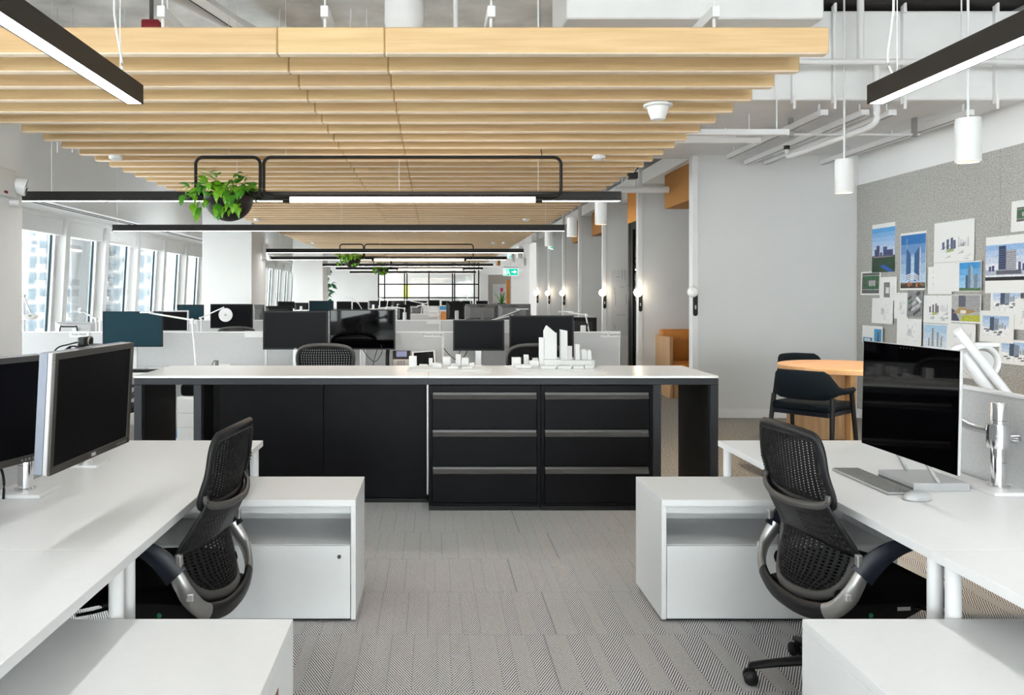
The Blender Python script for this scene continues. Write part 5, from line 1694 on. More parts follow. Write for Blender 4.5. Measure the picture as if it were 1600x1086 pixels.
for k in range(26):
    x, z = rr.uniform(-0.4, 0.3), rr.uniform(-0.55, 0.5)
    if k % 2:
        box(b, (x, -0.0042, z), (x + rr.uniform(0.05, 0.25), -0.0032, z + 0.006))
    else:
        box(b, (x, -0.0042, z), (x + 0.006, -0.0032, z + rr.uniform(0.05, 0.25)))
obj('drawing_lines', b, 'monitor_grey', pc)
o = thing('pipe_stub', 'short white pipe end beyond the first lamp', 'pipe', (2.5, 11.0, 2.95))
obj('pipe_run', cyl(new_bm(), (0, 0, 0), (0.75, 0, 0), 0.045, None, 16), 'white_metal', o, smooth=40)
obj('hanger', cyl(new_bm(), (0.3, 0, 0.045), (0.3, 0, ZC - 2.951), 0.006, None, 8), 'white_metal', o)
o = thing('junction_box', 'small black junction box with cables at the slat ends', 'junction box', (2.06, 8.35, 2.72))
obj('casing', box(new_bm(), (0, 0, 0), (0.09, 0.1, 0.07), 0.006, 1), 'black_plastic', o)
obj('cord', sweep(new_bm(), smooth_path([(0.06, 0.05, 0.07), (0.12, 0.05, 0.16), (0.1, 0.05, 0.3), (0.05, 0.05, 1.47)], 5), 0.006, None, 8), 'black_plastic', o, smooth=60)
obj('cord', sweep(new_bm(), smooth_path([(0.0, 0.05, 0.03), (-0.06, 0.05, -0.04), (-0.07, 0.04, 0.1), (-0.06, 0.04, 1.47)], 5), 0.005, None, 8), 'white_metal', o, smooth=60)


# exit signs
def exit_sign(label, x, y, z, w, h, rz, top):
    r = thing('exit_sign', label, 'exit sign', (x, y, z), rz, 'green exit signs')
    obj('panel', box(new_bm(), (-w / 2, -0.012, 0), (w / 2, 0.012, h), 0.003, 1), 'sign_white', r)
    for s in (-1, 1):
        obj('green_field', box(new_bm(), (-w / 2 + 0.01, s * 0.0125 - 0.0003, 0.012), (w / 2 - 0.01, s * 0.0125 + 0.0003, h - 0.012)), 'sign_green', r)
        b = new_bm()
        prism(b, [(0.03, h * 0.45), (w * 0.24, h * 0.45), (w * 0.24, h * 0.28), (w * 0.42, h * 0.52), (w * 0.24, h * 0.76), (w * 0.24, h * 0.59), (0.03, h * 0.59)], -0.0003, 0.0003,
              Matrix(((1, 0, 0, 0), (0, 0, 1, s * 0.0135), (0, 1, 0, 0), (0, 0, 0, 1))))
        obj('arrow', b, 'sign_white', r)
        b = new_bm()   # running figure beside a door
        M4 = Matrix(((1, 0, 0, 0), (0, 0, 1, s * 0.0135), (0, 1, 0, 0), (0, 0, 0, 1)))
        prism(b, [(-w * 0.44, h * 0.15), (-w * 0.30, h * 0.15), (-w * 0.30, h * 0.85), (-w * 0.44, h * 0.85)], -0.0003, 0.0003, M4)
        prism(b, [(-w * 0.22, h * 0.74), (-w * 0.18, h * 0.70), (-w * 0.14, h * 0.74), (-w * 0.14, h * 0.82), (-w * 0.18, h * 0.86), (-w * 0.22, h * 0.82)], -0.0003, 0.0003, M4)
        prism(b, [(-w * 0.24, h * 0.66), (-w * 0.12, h * 0.66), (-w * 0.10, h * 0.42), (-w * 0.02, h * 0.2), (-w * 0.07, h * 0.18), (-w * 0.16, h * 0.38), (-w * 0.26, h * 0.2), (-w * 0.29, h * 0.25), (-w * 0.2, h * 0.45)], -0.0003, 0.0003, M4)
        obj('pictogram', b, 'sign_white', r)
    obj('housing', box(new_bm(), (-w / 2, -0.03, h + 0.0005), (w / 2, 0.03, h + 0.06), 0.004, 1), 'white_metal', r)
    obj('stem', cyl(new_bm(), (0, 0, h + 0.06), (0, 0, top - z - 0.001), 0.01, None, 8), 'white_metal', r)


exit_sign('green exit sign turned edge-on along the corridor', 2.3, 15.6, 2.39, 0.42, 0.20, math.radians(72), ZC)
exit_sign('green exit sign with an arrow farther down the corridor', 2.95, 30.5, 2.22, 0.56, 0.28, 0.0, ZC)
exit_sign('green exit sign turned edge-on in the distance', 2.4, 25.2, 2.65, 0.40, 0.22, math.radians(72), ZC)

# column fixtures
r = thing('emergency_light', 'white emergency light box on the left column', 'emergency light', (-3.329, 6.05, 2.2))
obj('casing', box(new_bm(), (0, -0.15, 0.05), (0.07, 0.15, 0.26), 0.01, 2), 'white_metal', r, smooth=50)
obj('lamp_head', cyl(cyl(new_bm(), (0.04, 0.17, 0.16), (0.12, 0.2, 0.14), 0.06, 0.07, 20), (0.0, 0.17, 0.02), (0.06, 0.2, 0.02), 0.03, None, 14), 'white_metal', r, smooth=50)
obj('lens', cyl(new_bm(), (0.1205, 0.2, 0.14), (0.124, 0.2015, 0.139), 0.055, None, 20), 'chrome', r)
obj('warning_label', box(new_bm(), (0.0702, -0.03, 0.07), (0.0708, 0.02, 0.09)), 'red_fabric', r)
for i, (x, y, z) in enumerate(((-3.33 + 0.001, 15.5, 2.18), (-3.329, 24.75, 2.1))):
    r = thing('wall_box', ['white device box on the big white column', 'white device box on the farther white column'][i], 'device', (x, y, z))
    obj('casing', box(new_bm(), (0, -0.12, 0), (0.09, 0.12, 0.3), 0.01, 2), 'white_metal', r)
    obj('spout', cyl(new_bm(), (0.05, 0.121, 0.05), (0.09, 0.2, 0.03), 0.025, None, 10), 'aluminium', r)

# =================================================================== CAFE TABLE AND STOOLS
ct = thing('cafe_table', 'round oak cafe table on a boxy oak base', 'table', (3.5, 6.77, 0))
obj('top', lathe(new_bm(), [(0, 0.855), (0.52, 0.855), (0.525, 0.86), (0.525, 0.893), (0.52, 0.9), (0, 0.9)], 64), 'oak_top', ct, smooth=30)
obj('base_panel', box(new_bm(), (-0.36, -0.02, 0), (0.0, 0.30, 0.854), 0.003, 1), 'oak_panel', ct)
obj('base_panel', box(new_bm(), (0.001, -0.10, 0), (0.05, 0.34, 0.854), 0.003, 1), 'oak_top', ct)
obj('base_joint', box(new_bm(), (-0.3605, -0.0215, 0.262), (0.0, -0.0201, 0.266)), 'soil', ct)


def stool(label, x, y, rz):
    r = thing('counter_stool', label, 'stool', (x, y, 0), rz, 'navy upholstered counter stools')
    # local +y forward
    sb = new_bm()
    box(sb, (-0.225, -0.2, 0.615), (0.225, 0.22, 0.67), 0.024, 4)
    obj('seat', sb, 'navy_fabric', r, smooth=50)
    obj('seat_frame', box(new_bm(), (-0.215, -0.19, 0.575), (0.215, 0.21, 0.6145), 0.006, 1), 'navy_plastic', r)
    # wrap-around back with sloping arms
    b = new_bm()
    N = 28
    rows = []
    for k in range(N + 1):
        t = -1 + 2 * k / N
        a = abs(t)
        ang = t * math.radians(118)
        px_, py_ = 0.255 * math.sin(ang) * (1 + 0.02 * a), -0.245 * math.cos(ang) + 0.02
        if a > 0.62:
            py_ += 0.16 * (a - 0.62)
        e = min(1, max(0, (a - 0.36) / 0.26))
        e = e * e * (3 - 2 * e)
        zt = 0.925 - 0.125 * e - 0.015 * a
        zb = 0.70 + 0.04 * e
        n = Vector((math.sin(ang), -math.cos(ang), 0))
        ring = []
        for dn, z in ((0.0, zb), (0.018, zb + 0.012), (0.022, (zb + zt) / 2), (0.018, zt - 0.012), (0, zt), (-0.016, zt - 0.012), (-0.02, (zb + zt) / 2), (-0.016, zb + 0.012)):
            lean = 0.06 * (z - 0.7)
            ring.append(b.verts.new((px_ + n.x * dn, py_ + n.y * dn - lean * (1 - e), z)))
        rows.append(ring)
    for A, B in zip(rows[:-1], rows[1:]):
        for j in range(8):
            l = (j + 1) % 8
            b.faces.new((A[j], A[l], B[l], B[j]))
    b.faces.new(rows[0][::-1])
    b.faces.new(rows[-1])
    obj('backrest', b, 'navy_fabric', r, smooth=60)
    for sx in (-1, 1):
        obj('leg', cyl(new_bm(), (sx * 0.235, 0.16, 0.745), (sx * 0.26, 0.25, 0), 0.019, 0.014, 14), 'black_plastic', r, smooth=40)
        obj('leg', cyl(new_bm(), (sx * 0.225, -0.15, 0.72), (sx * 0.26, -0.26, 0), 0.019, 0.014, 14), 'black_plastic', r, smooth=40)
    obj('footrest', cyl(new_bm(), (-0.243, 0.225, 0.25), (0.243, 0.225, 0.25), 0.012, None, 10), 'black_plastic', r)
    return r


stool('navy counter stool with its back to us at the round table', 2.95, 6.20, math.radians(-50))
stool('navy counter stool behind the round table against the wall', 3.58, 7.60, math.radians(186))

# =================================================================== PAPERS ON THE PINBOARD
SKY = (0.10, 0.36, 0.72); SKYL = (0.45, 0.62, 0.80); BLUE = (0.03, 0.10, 0.26); GREY = (0.32, 0.33, 0.34); LG = (0.62, 0.63, 0.64); DK = (0.04, 0.045, 0.055)
GRN = (0.05, 0.17, 0.05); YEL = (0.45, 0.46, 0.05); INKC = (0.30, 0.31, 0.33)


def R_(x0, y0, x1, y1): return [(x0, y0), (x1, y0), (x1, y1), (x0, y1)]


def print_polys(kind, g):
    L = []
    add = lambda p, c, l=1: L.append((p, c, l))
    if kind == 'skyline':
        for k in range(6): add(R_(0, 0.36 + k * 0.1, 1, 0.46 + k * 0.1), tuple(a + (b - a) * (1 - k / 5) * 0.75 for a, b in zip(SKY, (0.75, 0.78, 0.86))), 0)
        add(R_(0, 0, 1, 0.36), (0.02, 0.06, 0.03), 0)
        add([(0.35, 0.14), (0.55, 0.16), (0.95, 0.02), (0.75, 0.0)], (0.02, 0.10, 0.40))
        for x, w, h in ((0.12, 0.12, 0.14), (0.2, 0.14, 0.22), (0.5, 0.17, 0.19), (0.67, 0.25, 0.12), (0.36, 0.1, 0.07)): add(R_(x, 0.34, x + w, 0.36 + h), (0.06, 0.07, 0.18))
        add(R_(0.05, 0.32, 0.95, 0.37), (0.28, 0.22, 0.26))
    elif kind == 'twin':
        for k in range(5): add(R_(0, 0.1 + k * 0.18, 1, 0.28 + k * 0.18), tuple(a + (b - a) * (1 - k / 4) * 0.8 for a, b in zip((0.02, 0.16, 0.45), (0.55, 0.72, 0.85))), 0)
        add(R_(0, 0, 1, 0.12), (0.05, 0.04, 0.035), 0)
        add([(0.22, 0.13), (0.42, 0.13), (0.42, 0.62), (0.24, 0.76)], BLUE); add([(0.56, 0.13), (0.76, 0.13), (0.77, 0.78), (0.56, 0.63)], BLUE)
        add([(0.42, 0.13), (0.56, 0.13), (0.56, 0.63), (0.49, 0.57), (0.42, 0.62)], (0.42, 0.60, 0.75))
        add([(0.76, 0.13), (0.80, 0.13), (0.81, 0.74), (0.77, 0.78)], LG)
        add(R_(0.245, 0.72, 0.255, 0.93), LG, 2)
        for k in range(4): add([(0.22, 0.12 + k * 0.035), (0.55, 0.17 + k * 0.035), (0.74, 0.12 + k * 0.03), (0.74, 0.135 + k * 0.03), (0.55, 0.19 + k * 0.035), (0.22, 0.14 + k * 0.035)], (0.75, 0.8, 0.85), 2)
        for k in range(9): x = g.uniform(0, 0.95); add(R_(x, g.uniform(0.01, 0.08), x + 0.08, g.uniform(0.085, 0.12)), (g.uniform(0.1, 0.5), 0.15, 0.06), 2)
    elif kind in ('sketch', 'sketch2', 'grid'):
        for k in range(12):
            x, y = g.uniform(0.03, 0.8), g.uniform(0.03, 0.5)
            add([(x, y), (x + 0.16, y + g.uniform(-0.05, 0.12)), (x + 0.16, y + 0.01 + g.uniform(-0.05, 0.12)), (x, y + 0.008)], (0.5, 0.5, 0.52))
        if kind != 'grid':
            for x, h in ((0.2, 0.22), (0.32, 0.30), (0.43, 0.34), (0.5, 0.26)): add([(x, 0.36), (x + 0.065, 0.38), (x + 0.06, 0.40 + h), (x - 0.005, 0.38 + h)], (0.08, 0.11, 0.2) if kind == 'sketch' else (0.16, 0.15, 0.17), 2)
            add([(0.3, 0.26), (0.52, 0.30), (0.5, 0.40), (0.34, 0.36)], YEL if kind == 'sketch2' else (0.35, 0.4, 0.16), 1)
        for k in range(5): x = 0.62 + k * 0.06; add(R_(x, 0.42, x + 0.04, 0.55 + g.random() * 0.2), (0.6, 0.61, 0.63), 1)
    elif kind == 'plan':
        for k in range(16):
            x, y = g.uniform(0.35, 0.8), g.uniform(0.1, 0.8)
            add(R_(x, y, x + (0.16 if k % 2 else 0.02), y + (0.012 if k % 2 else 0.12)), (0.5, 0.5, 0.5))
        add(R_(0.45, 0.35, 0.62, 0.62), (0.62, 0.62, 0.63), 0)
    elif kind == 'planphoto':
        add(R_(0.25, 0.1, 0.6, 0.85), (0.2, 0.2, 0.21), 0); add(R_(0.36, 0.3, 0.56, 0.6), (0.7, 0.7, 0.7))
        for k in range(6): add(R_(0.72, 0.15 + k * 0.1, 0.9, 0.165 + k * 0.1), (0.55, 0.55, 0.55))
    elif kind == 'green':
        add(R_(0.04, 0.04, 0.96, 0.96), (0.10, 0.11, 0.10), 0)
        for x, y in ((0.12, 0.6), (0.12, 0.36), (0.34, 0.66), (0.32, 0.24), (0.56, 0.7), (0.56, 0.22), (0.78, 0.62), (0.78, 0.3)): add([(x, y), (x + 0.14, y - 0.03), (x + 0.17, y + 0.1), (x + 0.08, y + 0.19), (x - 0.02, y + 0.12)], (0.02, 0.15, 0.04), 2)
        for k in range(4): add(R_(0.42 + 0.09 * k, 0.36, 0.48 + 0.09 * k, 0.62), (0.55, 0.56, 0.55), 2)
        for y in (0.2, 0.83): add(R_(0.05, y, 0.95, y + 0.02), (0.6, 0.6, 0.58), 2)
    elif kind == 'site':
        add(R_(0.1, 0.1, 0.95, 0.92), (0.72, 0.73, 0.72), 0)
        for k in range(9): x = g.uniform(0.1, 0.75); y = g.uniform(0.12, 0.75); add([(x, y), (x + 0.15, y), (x + 0.17, y + 0.13), (x + 0.03, y + 0.14)], (0.88, 0.88, 0.87), 2)
        for k in range(7): x = 0.14 + k * 0.12; add([(x, 0.1), (x + 0.02, 0.1), (x + 0.09, 0.9), (x + 0.06, 0.9)], (0.22, 0.23, 0.22), 1)
        for y in (0.3, 0.6): add(R_(0.1, y, 0.95, y + 0.025), (0.25, 0.25, 0.25), 1)
        add([(0.3, 0.62), (0.42, 0.66), (0.4, 0.84), (0.3, 0.8)], (0.35, 0.42, 0.12), 3)
    elif kind == 'tower':
        for k in range(4): add(R_(0, 0.1 + k * 0.225, 1, 0.325 + k * 0.225), tuple(a + (b - a) * (1 - k / 3) * 0.6 for a, b in zip((0.04, 0.30, 0.66), (0.5, 0.72, 0.86))), 0)
        add(R_(0, 0, 1, 0.1), (0.08, 0.18, 0.06), 0)
        add([(0.4, 0.1), (0.64, 0.1), (0.64, 0.78), (0.52, 0.95), (0.42, 0.78)], (0.12, 0.2, 0.3)); add([(0.53, 0.1), (0.64, 0.1), (0.64, 0.78), (0.53, 0.94)], (0.35, 0.45, 0.54), 2)
        add(R_(0.3, 0.08, 0.41, 0.55), (0.06, 0.1, 0.17), 2); add(R_(0.68, 0.08, 0.86, 0.58), (0.2, 0.25, 0.32), 2)
        for k in range(12): add(R_(0.9, 0.1 + k * 0.075, 0.99, 0.145 + k * 0.075), (0.3, 0.33, 0.4), 2)
    elif kind == 'aerial':
        add(R_(0, 0, 1, 1), (0.25, 0.25, 0.26), 0)
        for k in range(12): x = g.uniform(0, 0.7); y = g.uniform(0, 0.85); c = g.choice(((0.5, 0.5, 0.52), (0.07, 0.08, 0.08), (0.1, 0.16, 0.12))); add([(x, y), (x + 0.25, y + 0.1), (x + 0.22, y + 0.22), (x - 0.02, y + 0.1)], c, 1 + k % 2)
        add([(0.55, 0.7), (0.85, 0.5), (0.95, 0.58), (0.65, 0.8)], (0.75, 0.75, 0.75), 3)
    elif kind == 'lawn':
        add(R_(0, 0, 1, 1), (0.42, 0.42, 0.42), 0); add([(0.3, 0.0), (1, 0), (1, 0.25), (0.42, 0.24)], YEL)
        add(R_(0.5, 0.4, 1, 1), (0.16, 0.16, 0.18)); add(R_(0.25, 0.55, 0.5, 1), (0.1, 0.11, 0.14))
        for k in range(10): add(R_(0.5, 0.42 + k * 0.058, 1.0, 0.45 + k * 0.058), (0.5, 0.5, 0.5), 2)
        add([(0, 0), (0.3, 0), (0.12, 0.4), (0, 0.5)], (0.06, 0.06, 0.10), 2); add([(0.05, 0.3), (0.6, 0.28), (0.9, 0.4), (0.3, 0.55)], (0.42, 0.28, 0.12), 2); add(R_(0.33, 0.3, 0.52, 0.42), (0.75, 0.7, 0.65), 3)
    elif kind == 'towers':
        for k in range(3): add(R_(0, 0.33 * k, 1, 0.33 * (k + 1)), tuple(0.62 - 0.12 * k + 0.07 * q + 0.05 * k * q for q in range(3)), 0)
        for x, w, h in ((0.35, 0.12, 0.85), (0.58, 0.1, 0.68), (0.75, 0.08, 0.5), (0.2, 0.08, 0.4)): add(R_(x, 0.05, x + w, h), (0.22, 0.23, 0.26)); add(R_(x + w * 0.55, 0.05, x + w, h - 0.02), (0.45, 0.46, 0.48), 2)
    elif kind == 'block':
        for k in range(3): add(R_(0, 0.45 + 0.18 * k, 1, 0.64 + 0.18 * k), (0.55 - 0.1 * k, 0.65 - 0.08 * k, 0.78 - 0.04 * k), 0)
        add(R_(0, 0, 1, 0.45), (0.78, 0.79, 0.80), 0); add([(0.28, 0.3), (0.44, 0.28), (0.44, 0.95), (0.28, 0.93)], (0.05, 0.08, 0.14)); add([(0.44, 0.28), (0.62, 0.33), (0.62, 0.86), (0.44, 0.9)], (0.22, 0.26, 0.33))
        for x, w, h in ((0.64, 0.06, 0.62), (0.72, 0.07, 0.66), (0.82, 0.07, 0.58)): add(R_(x, 0.4, x + w, h), (0.3, 0.33, 0.38))
        for k in range(7): x = g.uniform(0.02, 0.8); y = g.uniform(0.05, 0.3); add([(x, y), (x + 0.14, y + 0.03), (x + 0.12, y + 0.09), (x, y + 0.06)], (0.12, 0.12, 0.13), 2)
    elif kind == 'big':
        for k in range(4): add(R_(0, 0.3 + 0.18 * k, 1, 0.48 + 0.18 * k), tuple(a + (b - a) * k / 3 for a, b in zip((0.72, 0.74, 0.8), (0.28, 0.45, 0.72))), 0)
        add(R_(0, 0.12, 1, 0.3), (0.42, 0.46, 0.56), 0); add(R_(0, 0, 1, 0.1), (0.01, 0.01, 0.012), 0)
        add(R_(0.3, 0.3, 0.46, 0.96), (0.015, 0.03, 0.09)); add(R_(0.46, 0.3, 0.68, 0.84), (0.2, 0.2, 0.26)); add(R_(0.46, 0.78, 0.68, 0.84), (0.35, 0.35, 0.4), 2)
        for k in range(9): add(R_(0.47, 0.33 + k * 0.05, 0.67, 0.352 + k * 0.05), (0.5, 0.5, 0.52), 2); add(R_(0.31, 0.33 + k * 0.065, 0.45, 0.345 + k * 0.065), (0.12, 0.16, 0.28), 2)
        for x, h in ((0.08, 0.4), (0.15, 0.42), (0.73, 0.5), (0.82, 0.45), (0.92, 0.55)): add(R_(x, 0.26, x + 0.055, h), (0.06, 0.07, 0.18))
        add(R_(0.25, 0.17, 0.8, 0.28), (0.10, 0.10, 0.13), 2); add(R_(0.0, 0.1, 1, 0.15), (0.75, 0.77, 0.8), 2)
    elif kind == 'double':
        add(R_(0.03, 0.0, 0.52, 0.35), (0.08, 0.25, 0.45), 0); add(R_(0.6, 0.0, 0.97, 0.95), (0.05, 0.30, 0.55), 0)
        add([(0.72, 0.0), (0.88, 0.0), (0.85, 0.75), (0.79, 0.85)], (0.06, 0.10, 0.18), 2); add(R_(0.1, 0.1, 0.4, 0.3), (0.5, 0.6, 0.65), 2)
    return L


def sheet(idx, label, x0, x1, yt, yb, kind, margin):
    """x0,x1,yt,yb in photo pixels measured on the wall plane at the left edge; margin=(l,b,r,t) of the print"""
    Xw = XR - 0.025
    s0, s1 = (x0 - VX) / Xw, (x1 - VX) / Xw
    Ya, Yb_ = F / s0, F / s1
    zt, zb = EYE - (yt - VY) / s0, EYE - (yb - VY) / s0
    w, h = Ya - Yb_, zt - zb
    # sheet local frame: x along -Y (left to right as seen), y up, z off the wall
    r = thing('pinned_sheet', label, 'paper', (Xw - 0.0012 - idx * 0.0016, Ya, zb), 0, 'drawings pinned on the felt board')
    W2 = Matrix(((0, 0, -1, 0), (-1, 0, 0, 0), (0, 1, 0, 0), (0, 0, 0, 1)))
    g = random.Random(idx * 7 + 3)
    curl = g.uniform(0.004, 0.012)
    b = new_bm()
    n = 8
    G = [[b.verts.new(W2 @ Vector((w * i / n, h * j / n, curl * (1 - j / n)))) for i in range(n + 1)] for j in range(n + 1)]
    for j in range(n):
        for i in range(n):
            b.faces.new((G[j][i], G[j][i + 1], G[j + 1][i + 1], G[j + 1][i]))
    obj('sheet', b, 'paper', r, solid=0.0004)
    ml, mb, mr, mt = margin
    pw_, phh = w * (1 - ml - mr), h * (1 - mb - mt)
    b = new_bm()
    cl = b.loops.layers.float_color.new('print')
    for poly, c, lay in print_polys(kind, g):
        vs = []
        for u, v in poly:
            u, v = min(1, max(0, u)), min(1, max(0, v))
            X_, Y_ = w * ml + u * pw_, h * mb + v * phh
            vs.append(b.verts.new(W2 @ Vector((X_, Y_, curl * (1 - Y_ / h) + 0.0006 + lay * 0.0002))))
        try:
            f = b.faces.new(vs)
        except Exception:
            continue
        for lp in f.loops: lp[cl] = (*c, 1)
    obj('print', b, 'print_ink', r)
    obj('pin', cyl(new_bm(), W2 @ Vector((w / 2, h - 0.012, 0.0005)), W2 @ Vector((w / 2, h - 0.012, 0.008)), 0.004, None, 8), 'white_metal', r)


c8 = lambda x: 1320 + x * 0.2947
d8 = lambda y: 300 + y * 0.2947
SH_ = [
    ('blue photo of a skyline over a dark lawn', 147, 268, 176, 428, 'skyline', (0, 0, 0, 0.05)),
    ('blue photo of twin glass towers', 298, 435, 222, 520, 'twin', (0.02, 0.03, 0.02, 0.04)),
    ('white sketch of dark towers at the top of the board', 478, 692, 168, 376, 'sketch', (0.03, 0.03, 0.03, 0.2)),
    ('small green site plan at the left of the board', 90, 195, 424, 546, 'green', (0.03, 0.03, 0.03, 0.03)),
    ('white sheet with a small dark plan photo', 190, 280, 452, 575, 'planphoto', (0, 0.05, 0, 0.1)),
    ('blank looking white plan sheet at the left of the board', 150, 262, 562, 694, 'plan', (0.05, 0.08, 0.05, 0.1)),
    ('narrow white plan sheet left of the aerial photo', 268, 341, 534, 670, 'plan', (0, 0.05, 0.05, 0.08)),
    ('grey aerial photo of a street crossing', 340, 421, 524, 660, 'aerial', (0, 0, 0, 0)),
    ('site plan with curving roads on white paper', 450, 577, 398, 542, 'site', (0.12, 0.12, 0.04, 0.06)),
    ('bright blue photo of a pointed tower', 480, 735, 378, 528, 'tower', (0.56, 0.02, 0.01, 0.04)),
    ('white sketch of towers on a yellow podium', 428, 576, 548, 692, 'sketch2', (0.03, 0.05, 0.03, 0.05)),
    ('photo of a yellow green lawn before a dark block', 574, 735, 545, 690, 'lawn', (0.03, 0.06, 0.03, 0.02)),
    ('white floor plan sheet under the aerial photo', 287, 418, 668, 806, 'plan', (0.05, 0.05, 0.05, 0.05)),
    ('pale photo of slender grey towers', 430, 562, 696, 822, 'towers', (0.03, 0.03, 0.06, 0.03)),
    ('white line drawing of city blocks above the task lamp', 560, 708, 694, 838, 'grid', (0.05, 0.05, 0.05, 0.05)),
    ('small sheet with two blue pictures above the touchscreen', 105, 213, 706, 795, 'double', (0.02, 0, 0.02, 0.12)),
    ('large photo of dark blue office towers at the right', 765, 1010, 242, 536, 'big', (0, 0.22, 0, 0.15)),
    ('white sheet with a green plan at the top right edge', 902, 1010, 52, 214, 'green', (0.25, 0.3, 0, 0.2)),
    ('rendering of a white model under the large tower photo', 793, 952, 505, 645, 'block', (0.08, 0.12, 0.0, 0.04)),
    ('rendering of a dark tower model on white, lower middle', 738, 918, 628, 790, 'block', (0.08, 0.18, 0.14, 0.16)),
    ('rendering of pale city blocks above the right partition', 840, 1010, 778, 905, 'block', (0.08, 0.1, 0, 0.1)),
    ('partly hidden white sheet at the right edge of the photo', 925, 1010, 565, 728, 'plan', (0.05, 0.05, 0.0, 0.05)),
    ('blue picture hidden behind the chunky task lamp', 650, 755, 832, 985, 'block', (0.02, 0.1, 0.03, 0.02)),
]
for i, (lab, x0, x1, y0, y1, kd, mg) in enumerate(SH_):
    sheet(i, lab, c8(x0), c8(x1), d8(y0), d8(y1), kd, mg)

# =================================================================== FAR END
YG = 33.0
g = thing('glass_partition', 'black framed glass partition of the far meeting room', 'glass partition', (0, YG, 0))
for x in (-2.3, -2.05, -1.22, -1.12, -0.21, 0.77, 0.86, 1.68, 1.86):
    obj('mullion', box(new_bm(), (x - 0.025, -0.03, 0), (x + 0.025, 0.03, 2.85)), 'black_steel', g)
for z in (0.03, 1.36, 1.92, 2.82):
    obj('transom', box(new_bm(), (-2.3, -0.024, z - 0.025), (1.86, 0.024, z + 0.025)), 'black_steel', g)
for x0, x1 in ((-2.27, -1.25), (-1.09, -0.24), (-0.18, 0.74), (0.89, 1.65)):
    obj('pane', box(new_bm(), (x0, -0.004, 0.06), (x1, 0.004, 2.8)), 'clear_glass', g)
struct(obj('wall_meeting', box(new_bm(), (1.9, YG - 0.05, 0), (2.25, YG + 0.1, ZC)), 'white_wall'), 'white pier right of the far glass partition', 'wall')
struct(obj('wall_meeting_left', box(new_bm(), (-5.2, YG - 0.05, 0), (-2.33, YG + 0.1, ZC)), 'white_wall'), 'white wall left of the far glass partition', 'wall')
for i, x in enumerate((-1.62, -1.42)):
    tag(obj('lime_panel', box(new_bm(), (x - 0.07, YF + 5.97, 1.35), (x + 0.12, YF + 5.999, 2.05)), 'lime_panel'), ['left lime yellow panel in the far meeting room', 'right lime yellow panel in the far meeting room'][i], 'panel')
linear_lamp('linear light inside the far meeting room', (-2.0, 36.0), 3.6, 'X', [0.3, 3.3], zb=2.6)
o = obj('taupe_partition', box(new_bm(), (2.3, 34.5, 0), (3.35, 34.6, 2.35), 0.004, 1), 'taupe_wall')
tag(o, 'beige partition at the end of the corridor', 'partition')
d2 = struct(obj('door_2', box(new_bm(), (2.55, 34.44, 0), (3.2, 34.499, 1.95), 0.004, 1), 'white_trim'), 'white door in the beige end partition', 'door')
obj('door_handle', box(new_bm(), (2.6, 34.41, 1.0), (2.66, 34.439, 1.12)), 'magenta', d2)
o = obj('orange_pillar', box(new_bm(), (2.75, 30.1, 0), (2.87, 30.25, 2.05), 0.004, 1), 'orange_paint')
tag(o, 'narrow orange pillar at the corridor end', 'pillar')
r = thing('potted_plant', 'spiky potted plant with a red flower on the far benches', 'plant', (2.35, 27.6, 0))
obj('pot_stand', cyl(new_bm(), (0, 0, 0), (0, 0, 1.0), 0.12, None, 16), 'white_metal', r, smooth=40)
obj('pot', lathe(new_bm(), [(0, 1.0), (0.12, 1.0), (0.15, 1.2), (0, 1.2)], 18), 'bowl_dark', r, smooth=40)
rr = random.Random(3)
for k in range(12):
    a = rr.uniform(0, 2 * PI)
    t = rr.uniform(0.1, 0.35)
    obj('leaf', sweep(new_bm(), smooth_path([(0.03 * math.cos(a), 0.03 * math.sin(a), 1.19), (t * 0.5 * math.cos(a), t * 0.5 * math.sin(a), 1.38), (t * math.cos(a), t * math.sin(a), 1.5 + rr.uniform(0, 0.1))], 4), 0.028, 0.006, 6, scale=[1 - 0.1 * q for q in range(9)]), 'leaf_green', r)
obj('flower', lathe(new_bm(), [(0, 1.58), (0.05, 1.62), (0.06, 1.7), (0, 1.74)], 10), 'magenta', r)
obj('flower_stem', cyl(new_bm(), (0, 0, 1.19), (0, 0, 1.585), 0.006, None, 6), 'stem_green', r)
# tall fig tree between the far columns
r = thing('potted_tree', 'tall green indoor tree between the far columns', 'plant', (-4.05, 28.5, 0))
obj('pot', lathe(new_bm(), [(0, 0), (0.2, 0), (0.26, 0.5), (0, 0.5)], 20), 'white_metal', r, smooth=40)
obj('trunk', sweep(new_bm(), smooth_path([(0, 0, 0.48), (0.03, 0, 1.2), (-0.02, 0.02, 2.0)], 5), 0.03, None, 8), 'oak_panel', r, smooth=60)
jb = new_bm()
for k in range(150):
    a = rr.uniform(0, 2 * PI); e = rr.uniform(-1, 1); q = rr.random() ** 0.4
    p = Vector((0.42 * q * math.cos(a) * math.sqrt(1 - e * e), 0.42 * q * math.sin(a) * math.sqrt(1 - e * e), 1.75 + 0.75 * q * e))
    t = bmesh.new(); t.from_mesh(leaf_mesh())
    bmesh.ops.transform(t, matrix=Matrix.Translation(p) @ rot_from((math.cos(a), math.sin(a), rr.uniform(-0.6, 0.4)), rr.uniform(-1, 1)) @ Matrix.Scale(0.2, 4), verts=t.verts[:])
    merge(jb, t)
tag(obj('foliage', jb, 'leaf_dark', r), kind='stuff')
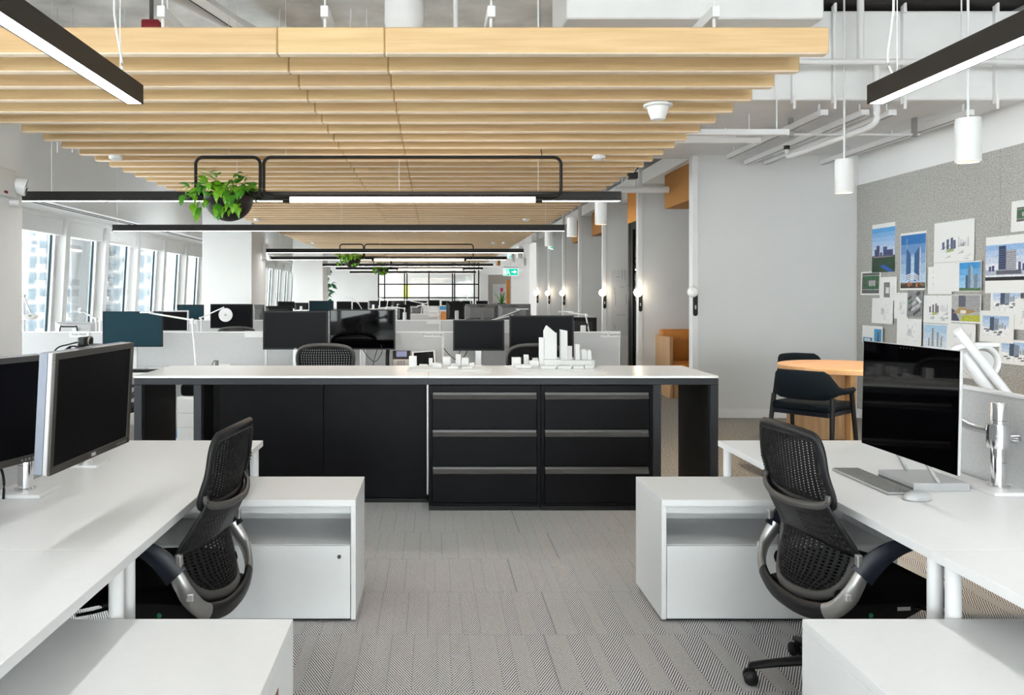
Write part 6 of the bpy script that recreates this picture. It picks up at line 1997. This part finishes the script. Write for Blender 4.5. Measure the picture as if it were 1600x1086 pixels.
# small clutter on far benches
for i, (px_, Y, c_, w, h, lab) in enumerate(((537, 12.7, 'blue_plastic', 0.12, 0.28, 'blue box between far monitors'), (546, 12.7, 'yellow_plastic', 0.07, 0.30, 'yellow bottle beside the blue box'), (694, 15.9, 'tan_leather', 0.14, 0.42, 'orange tan folder holder on the third bench row'), (693, 23.4, 'blue_plastic', 0.22, 0.42, 'blue picture frame far down the benches'))):
    x = (px_ - VX) * Y / F
    o = obj('desk_box', box(new_bm(), (x - w / 2, Y, DZ), (x + w / 2, Y + 0.1, DZ + h), 0.004, 1), c_)
    tag(o, lab, 'box')

# =================================================================== CITY OUTSIDE
def tower(label, x0, x1, y, ncol, z0=-18, floors=14, depth=18):
    r = thing('apartment_tower', label, 'building', ((x0 + x1) / 2, y, z0 - 30))
    cx = (x0 + x1) / 2
    zz = 30
    obj('wall', box(new_bm(), (x0 - cx, 0, 0), (x1 - cx, depth, zz + floors * 3.0 + 12)), 'tower_wall', r)
    pit = (x1 - x0) / ncol
    wm = gm = sm_ = None
    for f in range(floors):
        z = zz + f * 3.0
        s_ = obj('floor_slab', box(new_bm(), (x0 - cx, -0.25, z - 0.18), (x1 - cx, -0.01, z + 0.18)), 'tower_slab', r) if sm_ is None else sm_.copy()
        if sm_ is None:
            sm_ = s_
            base = z
        else:
            COL.objects.link(s_); s_.parent = r; s_.location = (0, 0, z - base)
        for k in range(ncol):
            xx = x0 - cx + (k + 0.5) * pit
            if wm is None:
                wm = obj('window', box(new_bm(), (-pit * 0.33, -0.12, 0.55), (pit * 0.33, -0.01, 2.5)), 'tower_glass', r, (xx, 0, z))
                gm = obj('balcony', box(box(new_bm(), (-pit * 0.42, -1.2, 0.05), (pit * 0.42, -0.26, 0.2)), (-pit * 0.42, -1.2, 0.2), (pit * 0.42, -1.12, 1.1)), 'tower_slab', r, (xx, 0, z))
            else:
                c_ = wm.copy(); COL.objects.link(c_); c_.parent = r; c_.location = (xx, 0, z)
                if k % 2 == 0:
                    c_ = gm.copy(); COL.objects.link(c_); c_.parent = r; c_.location = (xx, 0, z)


tower('pale apartment tower behind the second window', -79, -68.5, 150, 5)
tower('pale apartment tower behind the third window', -66, -58.5, 158, 4)
tower('pale apartment tower behind the middle windows', -57, -49, 146, 4)
tower('pale apartment tower at the right of the windows', -47.5, -41, 165, 3)
